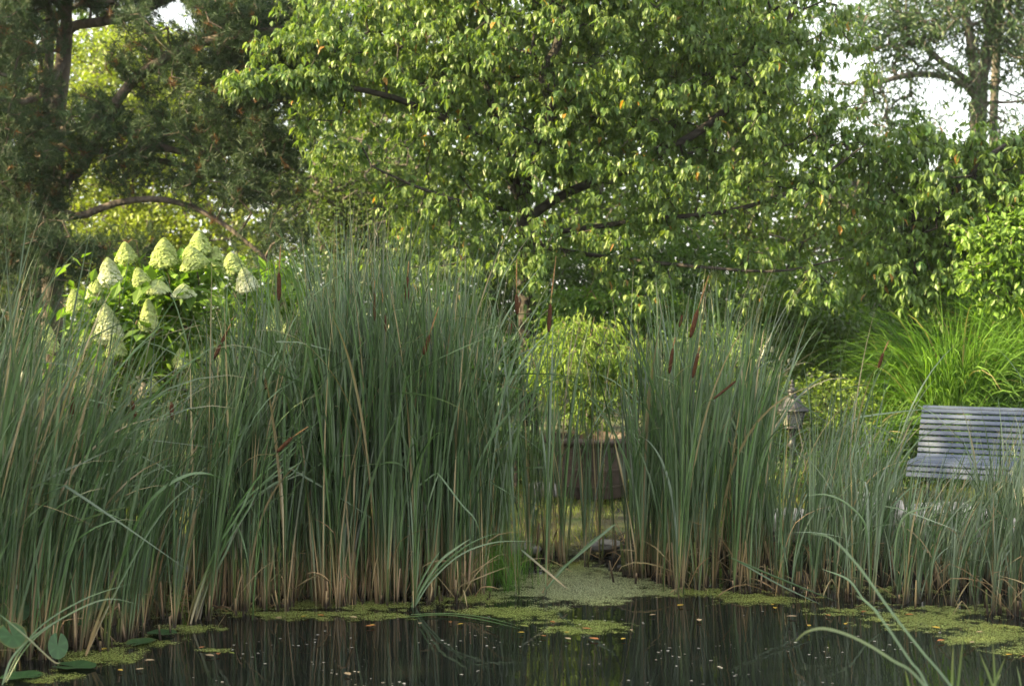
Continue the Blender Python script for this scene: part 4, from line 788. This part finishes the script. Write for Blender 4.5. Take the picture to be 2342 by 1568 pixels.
# ---------------------------------------------------------------- right tall tree and its companion
q1 = ground_pt(2225, 22.5, .3)
tree('oak_tree', 'tall dark trunked tree forking against the sky at upper right', 'tree', q1, [[q1] + L(22.5, (2232, 700), (2236, 400), (2240, 225), (2262, 100), (2270, 0), (2280, -150)), L(22.5, (2240, 225), (2225, 150, 22.2), (2215, 60, 22), (2190, -20, 22), (2180, -120, 22)), L(22.5, (2240, 235), (2200, 190, 22.2), (2130, 170, 22), (2060, 175, 21.8), (1980, 200, 21.6)), L(22.5, (2240, 215), (2190, 165, 22.3), (2150, 140, 22.2), (2100, 90, 22.2)),
   L(22.5, (2250, 230), (2300, 235, 22), (2370, 225, 22), (2460, 200, 22)), L(22.5, (2255, 190), (2310, 215, 22.5), (2380, 245, 22.5), (2450, 270, 22.5))],
   ungap(ellipsoids([(2180, 20, 22.2, 180, 110, 1.0), (2050, 60, 22.0, 150, 100, .9), (2300, 60, 22.3, 130, 120, 1.0), (2340, 170, 22.2, 90, 50, .6), (1930, 60, 22.0, 110, 80, .8), (2230, -150, 22.4, 380, 180, 1.4), (2140, 330, 22.0, 50, 50, .5), (2260, 290, 22, 80, 60, .5), (2050, 300, 22, 140, 80, .6), (1960, 200, 22, 110, 110, .6), (2100, 170, 22, 120, 90, .6), (2200, 190, 22, 90, 70, .5), (2330, 240, 22, 80, 70, .5)], 1900, .36, .45, 101), 1.0), LANCE, 16, .13, (.035, .08, .03), (.075, .13, .05), 'bark_grey', rmax=.135, twig=.006, spread=.14, droop=.5, upn=.4)
q2 = ground_pt(2272, 24.5, .3)
tree('slim_tree', 'slim grey trunk standing right behind the forked tree', 'tree', q2, [[q2] + L(24.5, (2270, 700), (2272, 300), (2278, 150), (2282, -20), (2280, -160))], ungap(ellipsoids([(2300, -40, 24.4, 140, 110, .8), (2360, 360, 24.3, 110, 50, .6), (2400, 60, 24.3, 80, 160, .7)], 260, .38, .6, 103)), OVAL, 14, .10, (.10, .15, .03), (.2, .25, .05), 'bark_grey', rmax=.08, spread=.12, droop=.3)

# ---------------------------------------------------------------- background trees
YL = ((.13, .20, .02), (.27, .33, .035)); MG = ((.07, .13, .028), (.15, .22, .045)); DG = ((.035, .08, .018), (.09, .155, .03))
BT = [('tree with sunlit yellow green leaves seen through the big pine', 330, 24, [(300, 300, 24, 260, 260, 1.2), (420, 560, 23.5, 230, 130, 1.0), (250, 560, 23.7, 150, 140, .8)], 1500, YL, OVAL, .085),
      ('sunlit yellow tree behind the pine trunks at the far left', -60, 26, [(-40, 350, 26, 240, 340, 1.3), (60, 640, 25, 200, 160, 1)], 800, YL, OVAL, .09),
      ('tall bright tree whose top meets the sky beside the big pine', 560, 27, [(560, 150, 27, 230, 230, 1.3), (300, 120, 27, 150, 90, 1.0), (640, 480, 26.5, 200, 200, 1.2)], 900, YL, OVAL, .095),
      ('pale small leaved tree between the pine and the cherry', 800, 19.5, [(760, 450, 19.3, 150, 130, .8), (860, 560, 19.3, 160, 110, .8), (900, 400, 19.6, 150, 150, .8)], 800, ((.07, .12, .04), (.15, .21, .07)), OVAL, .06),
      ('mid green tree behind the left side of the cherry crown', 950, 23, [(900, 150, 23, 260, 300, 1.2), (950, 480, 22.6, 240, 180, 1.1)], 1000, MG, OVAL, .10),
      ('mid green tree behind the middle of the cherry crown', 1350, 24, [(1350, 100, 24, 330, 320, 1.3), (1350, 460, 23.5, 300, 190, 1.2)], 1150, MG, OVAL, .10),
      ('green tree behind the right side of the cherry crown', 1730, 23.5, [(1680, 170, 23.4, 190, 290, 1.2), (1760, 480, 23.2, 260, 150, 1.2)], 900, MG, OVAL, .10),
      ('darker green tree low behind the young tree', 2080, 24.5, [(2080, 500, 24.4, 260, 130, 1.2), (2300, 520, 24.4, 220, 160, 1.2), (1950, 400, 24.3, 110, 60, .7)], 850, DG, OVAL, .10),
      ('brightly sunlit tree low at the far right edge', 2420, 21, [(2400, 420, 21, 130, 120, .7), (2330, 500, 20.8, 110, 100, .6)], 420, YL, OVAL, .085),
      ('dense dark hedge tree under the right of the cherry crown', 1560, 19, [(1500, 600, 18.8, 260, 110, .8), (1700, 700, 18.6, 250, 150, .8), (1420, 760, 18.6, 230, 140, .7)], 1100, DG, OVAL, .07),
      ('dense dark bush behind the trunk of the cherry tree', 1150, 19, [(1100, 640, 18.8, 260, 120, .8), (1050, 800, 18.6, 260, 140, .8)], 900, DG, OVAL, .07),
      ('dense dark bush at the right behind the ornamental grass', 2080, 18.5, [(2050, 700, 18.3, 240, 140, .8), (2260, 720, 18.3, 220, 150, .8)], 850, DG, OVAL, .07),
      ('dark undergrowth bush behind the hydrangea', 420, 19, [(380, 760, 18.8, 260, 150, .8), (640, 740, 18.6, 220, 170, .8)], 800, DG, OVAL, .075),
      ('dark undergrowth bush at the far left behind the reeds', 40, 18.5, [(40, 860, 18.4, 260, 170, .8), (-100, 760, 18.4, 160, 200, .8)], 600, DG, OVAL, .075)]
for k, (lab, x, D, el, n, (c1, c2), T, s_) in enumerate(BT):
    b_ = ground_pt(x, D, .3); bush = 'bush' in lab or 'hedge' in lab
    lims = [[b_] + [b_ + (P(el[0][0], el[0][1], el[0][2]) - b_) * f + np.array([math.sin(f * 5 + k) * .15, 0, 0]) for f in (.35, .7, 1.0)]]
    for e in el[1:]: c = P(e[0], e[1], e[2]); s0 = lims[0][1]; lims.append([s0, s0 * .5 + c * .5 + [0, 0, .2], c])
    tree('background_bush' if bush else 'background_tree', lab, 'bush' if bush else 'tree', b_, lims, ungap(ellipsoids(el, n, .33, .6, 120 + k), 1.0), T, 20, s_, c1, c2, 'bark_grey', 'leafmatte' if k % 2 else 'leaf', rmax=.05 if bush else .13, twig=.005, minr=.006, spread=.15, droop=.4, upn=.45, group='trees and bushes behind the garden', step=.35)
# far wood closing the view behind everything
n = 90000; x = rng.uniform(-19, 14, n); y = rng.uniform(29, 33, n); top = 3.0 + 6.5 * fbm(np.stack([x * .35, x * 0 + 3], 1), 8, 3) + np.where(x < 6.2, 2.2, -1.4) + np.where(x > 7, 0, 0); z = rng.random(n) * top + .2
p = np.stack([x, y, z], 1); k = fbm(p * .9, 14, 3) > .36; p = ungap(p[k], 1.0); n = len(p); mb = MB()
inst(mb, OVAL, p, norm(rdir(n) + [0, 0, -.4]), norm(rdir(n) * .6 + [0, 0, .5]), rng.uniform(.13, .24, n), colmix(n, (.04, .09, .018), (.12, .18, .03)))
tag(mb.build('distant_wood', M['leafmatte'], smooth=False), 'far green wood closing the view behind the garden trees', 'wood', kind='stuff')
# unseen neighbours to the left: their crowns shade the pond from the low sun
for k, (x, y, hgt, rad) in enumerate([(-8.5, 4.4, 10.5, 2.6), (-10.8, 7.6, 11.5, 2.6), (-14.5, 6.6, 12.0, 2.6), (-7.4, .4, 10.0, 2.6), (-16.5, 11.5, 10.0, 2.0)]):
    b_ = np.array([x, y, .2]); n = 330; q = rdir(n) * rng.random((n, 1)) ** (1 / 2.4); tg2 = np.array([x, y, hgt * .58]) + q * np.array([rad, rad, hgt * .42])
    tree('shade_tree', 'broad leaved tree beyond the left side of the view', 'tree', b_, [[b_, b_ + [0, 0, hgt * .3], b_ + [.1, 0, hgt * .6], b_ + [0, .1, hgt * .85]]], tg2, OVAL, 22, .20, MG[0], MG[1], 'bark_grey', 'leafmatte', rmax=.2, twig=.008, minr=.01, spread=.28, droop=.4, upn=.5, step=.4, group='trees left of the view')

HAZE = .0005
if HAZE:
    mb = MB(); box(mb, (0, 20, 5.4), (70, 60, 13.6)); o = mb.build('haze', M['soil'], smooth=False); tag(o, 'thin bright evening air between the trees', 'haze', kind='stuff')
    m = bpy.data.materials.new('haze'); m.use_nodes = True; n = m.node_tree.nodes; n.clear(); ou = n.new('ShaderNodeOutputMaterial'); pv = n.new('ShaderNodeVolumePrincipled')
    pv.inputs['Density'].default_value = HAZE; pv.inputs['Color'].default_value = (.9, .92, .9, 1); pv.inputs['Anisotropy'].default_value = .3
    m.node_tree.links.new(pv.outputs[0], ou.inputs['Volume']); o.data.materials[0] = m
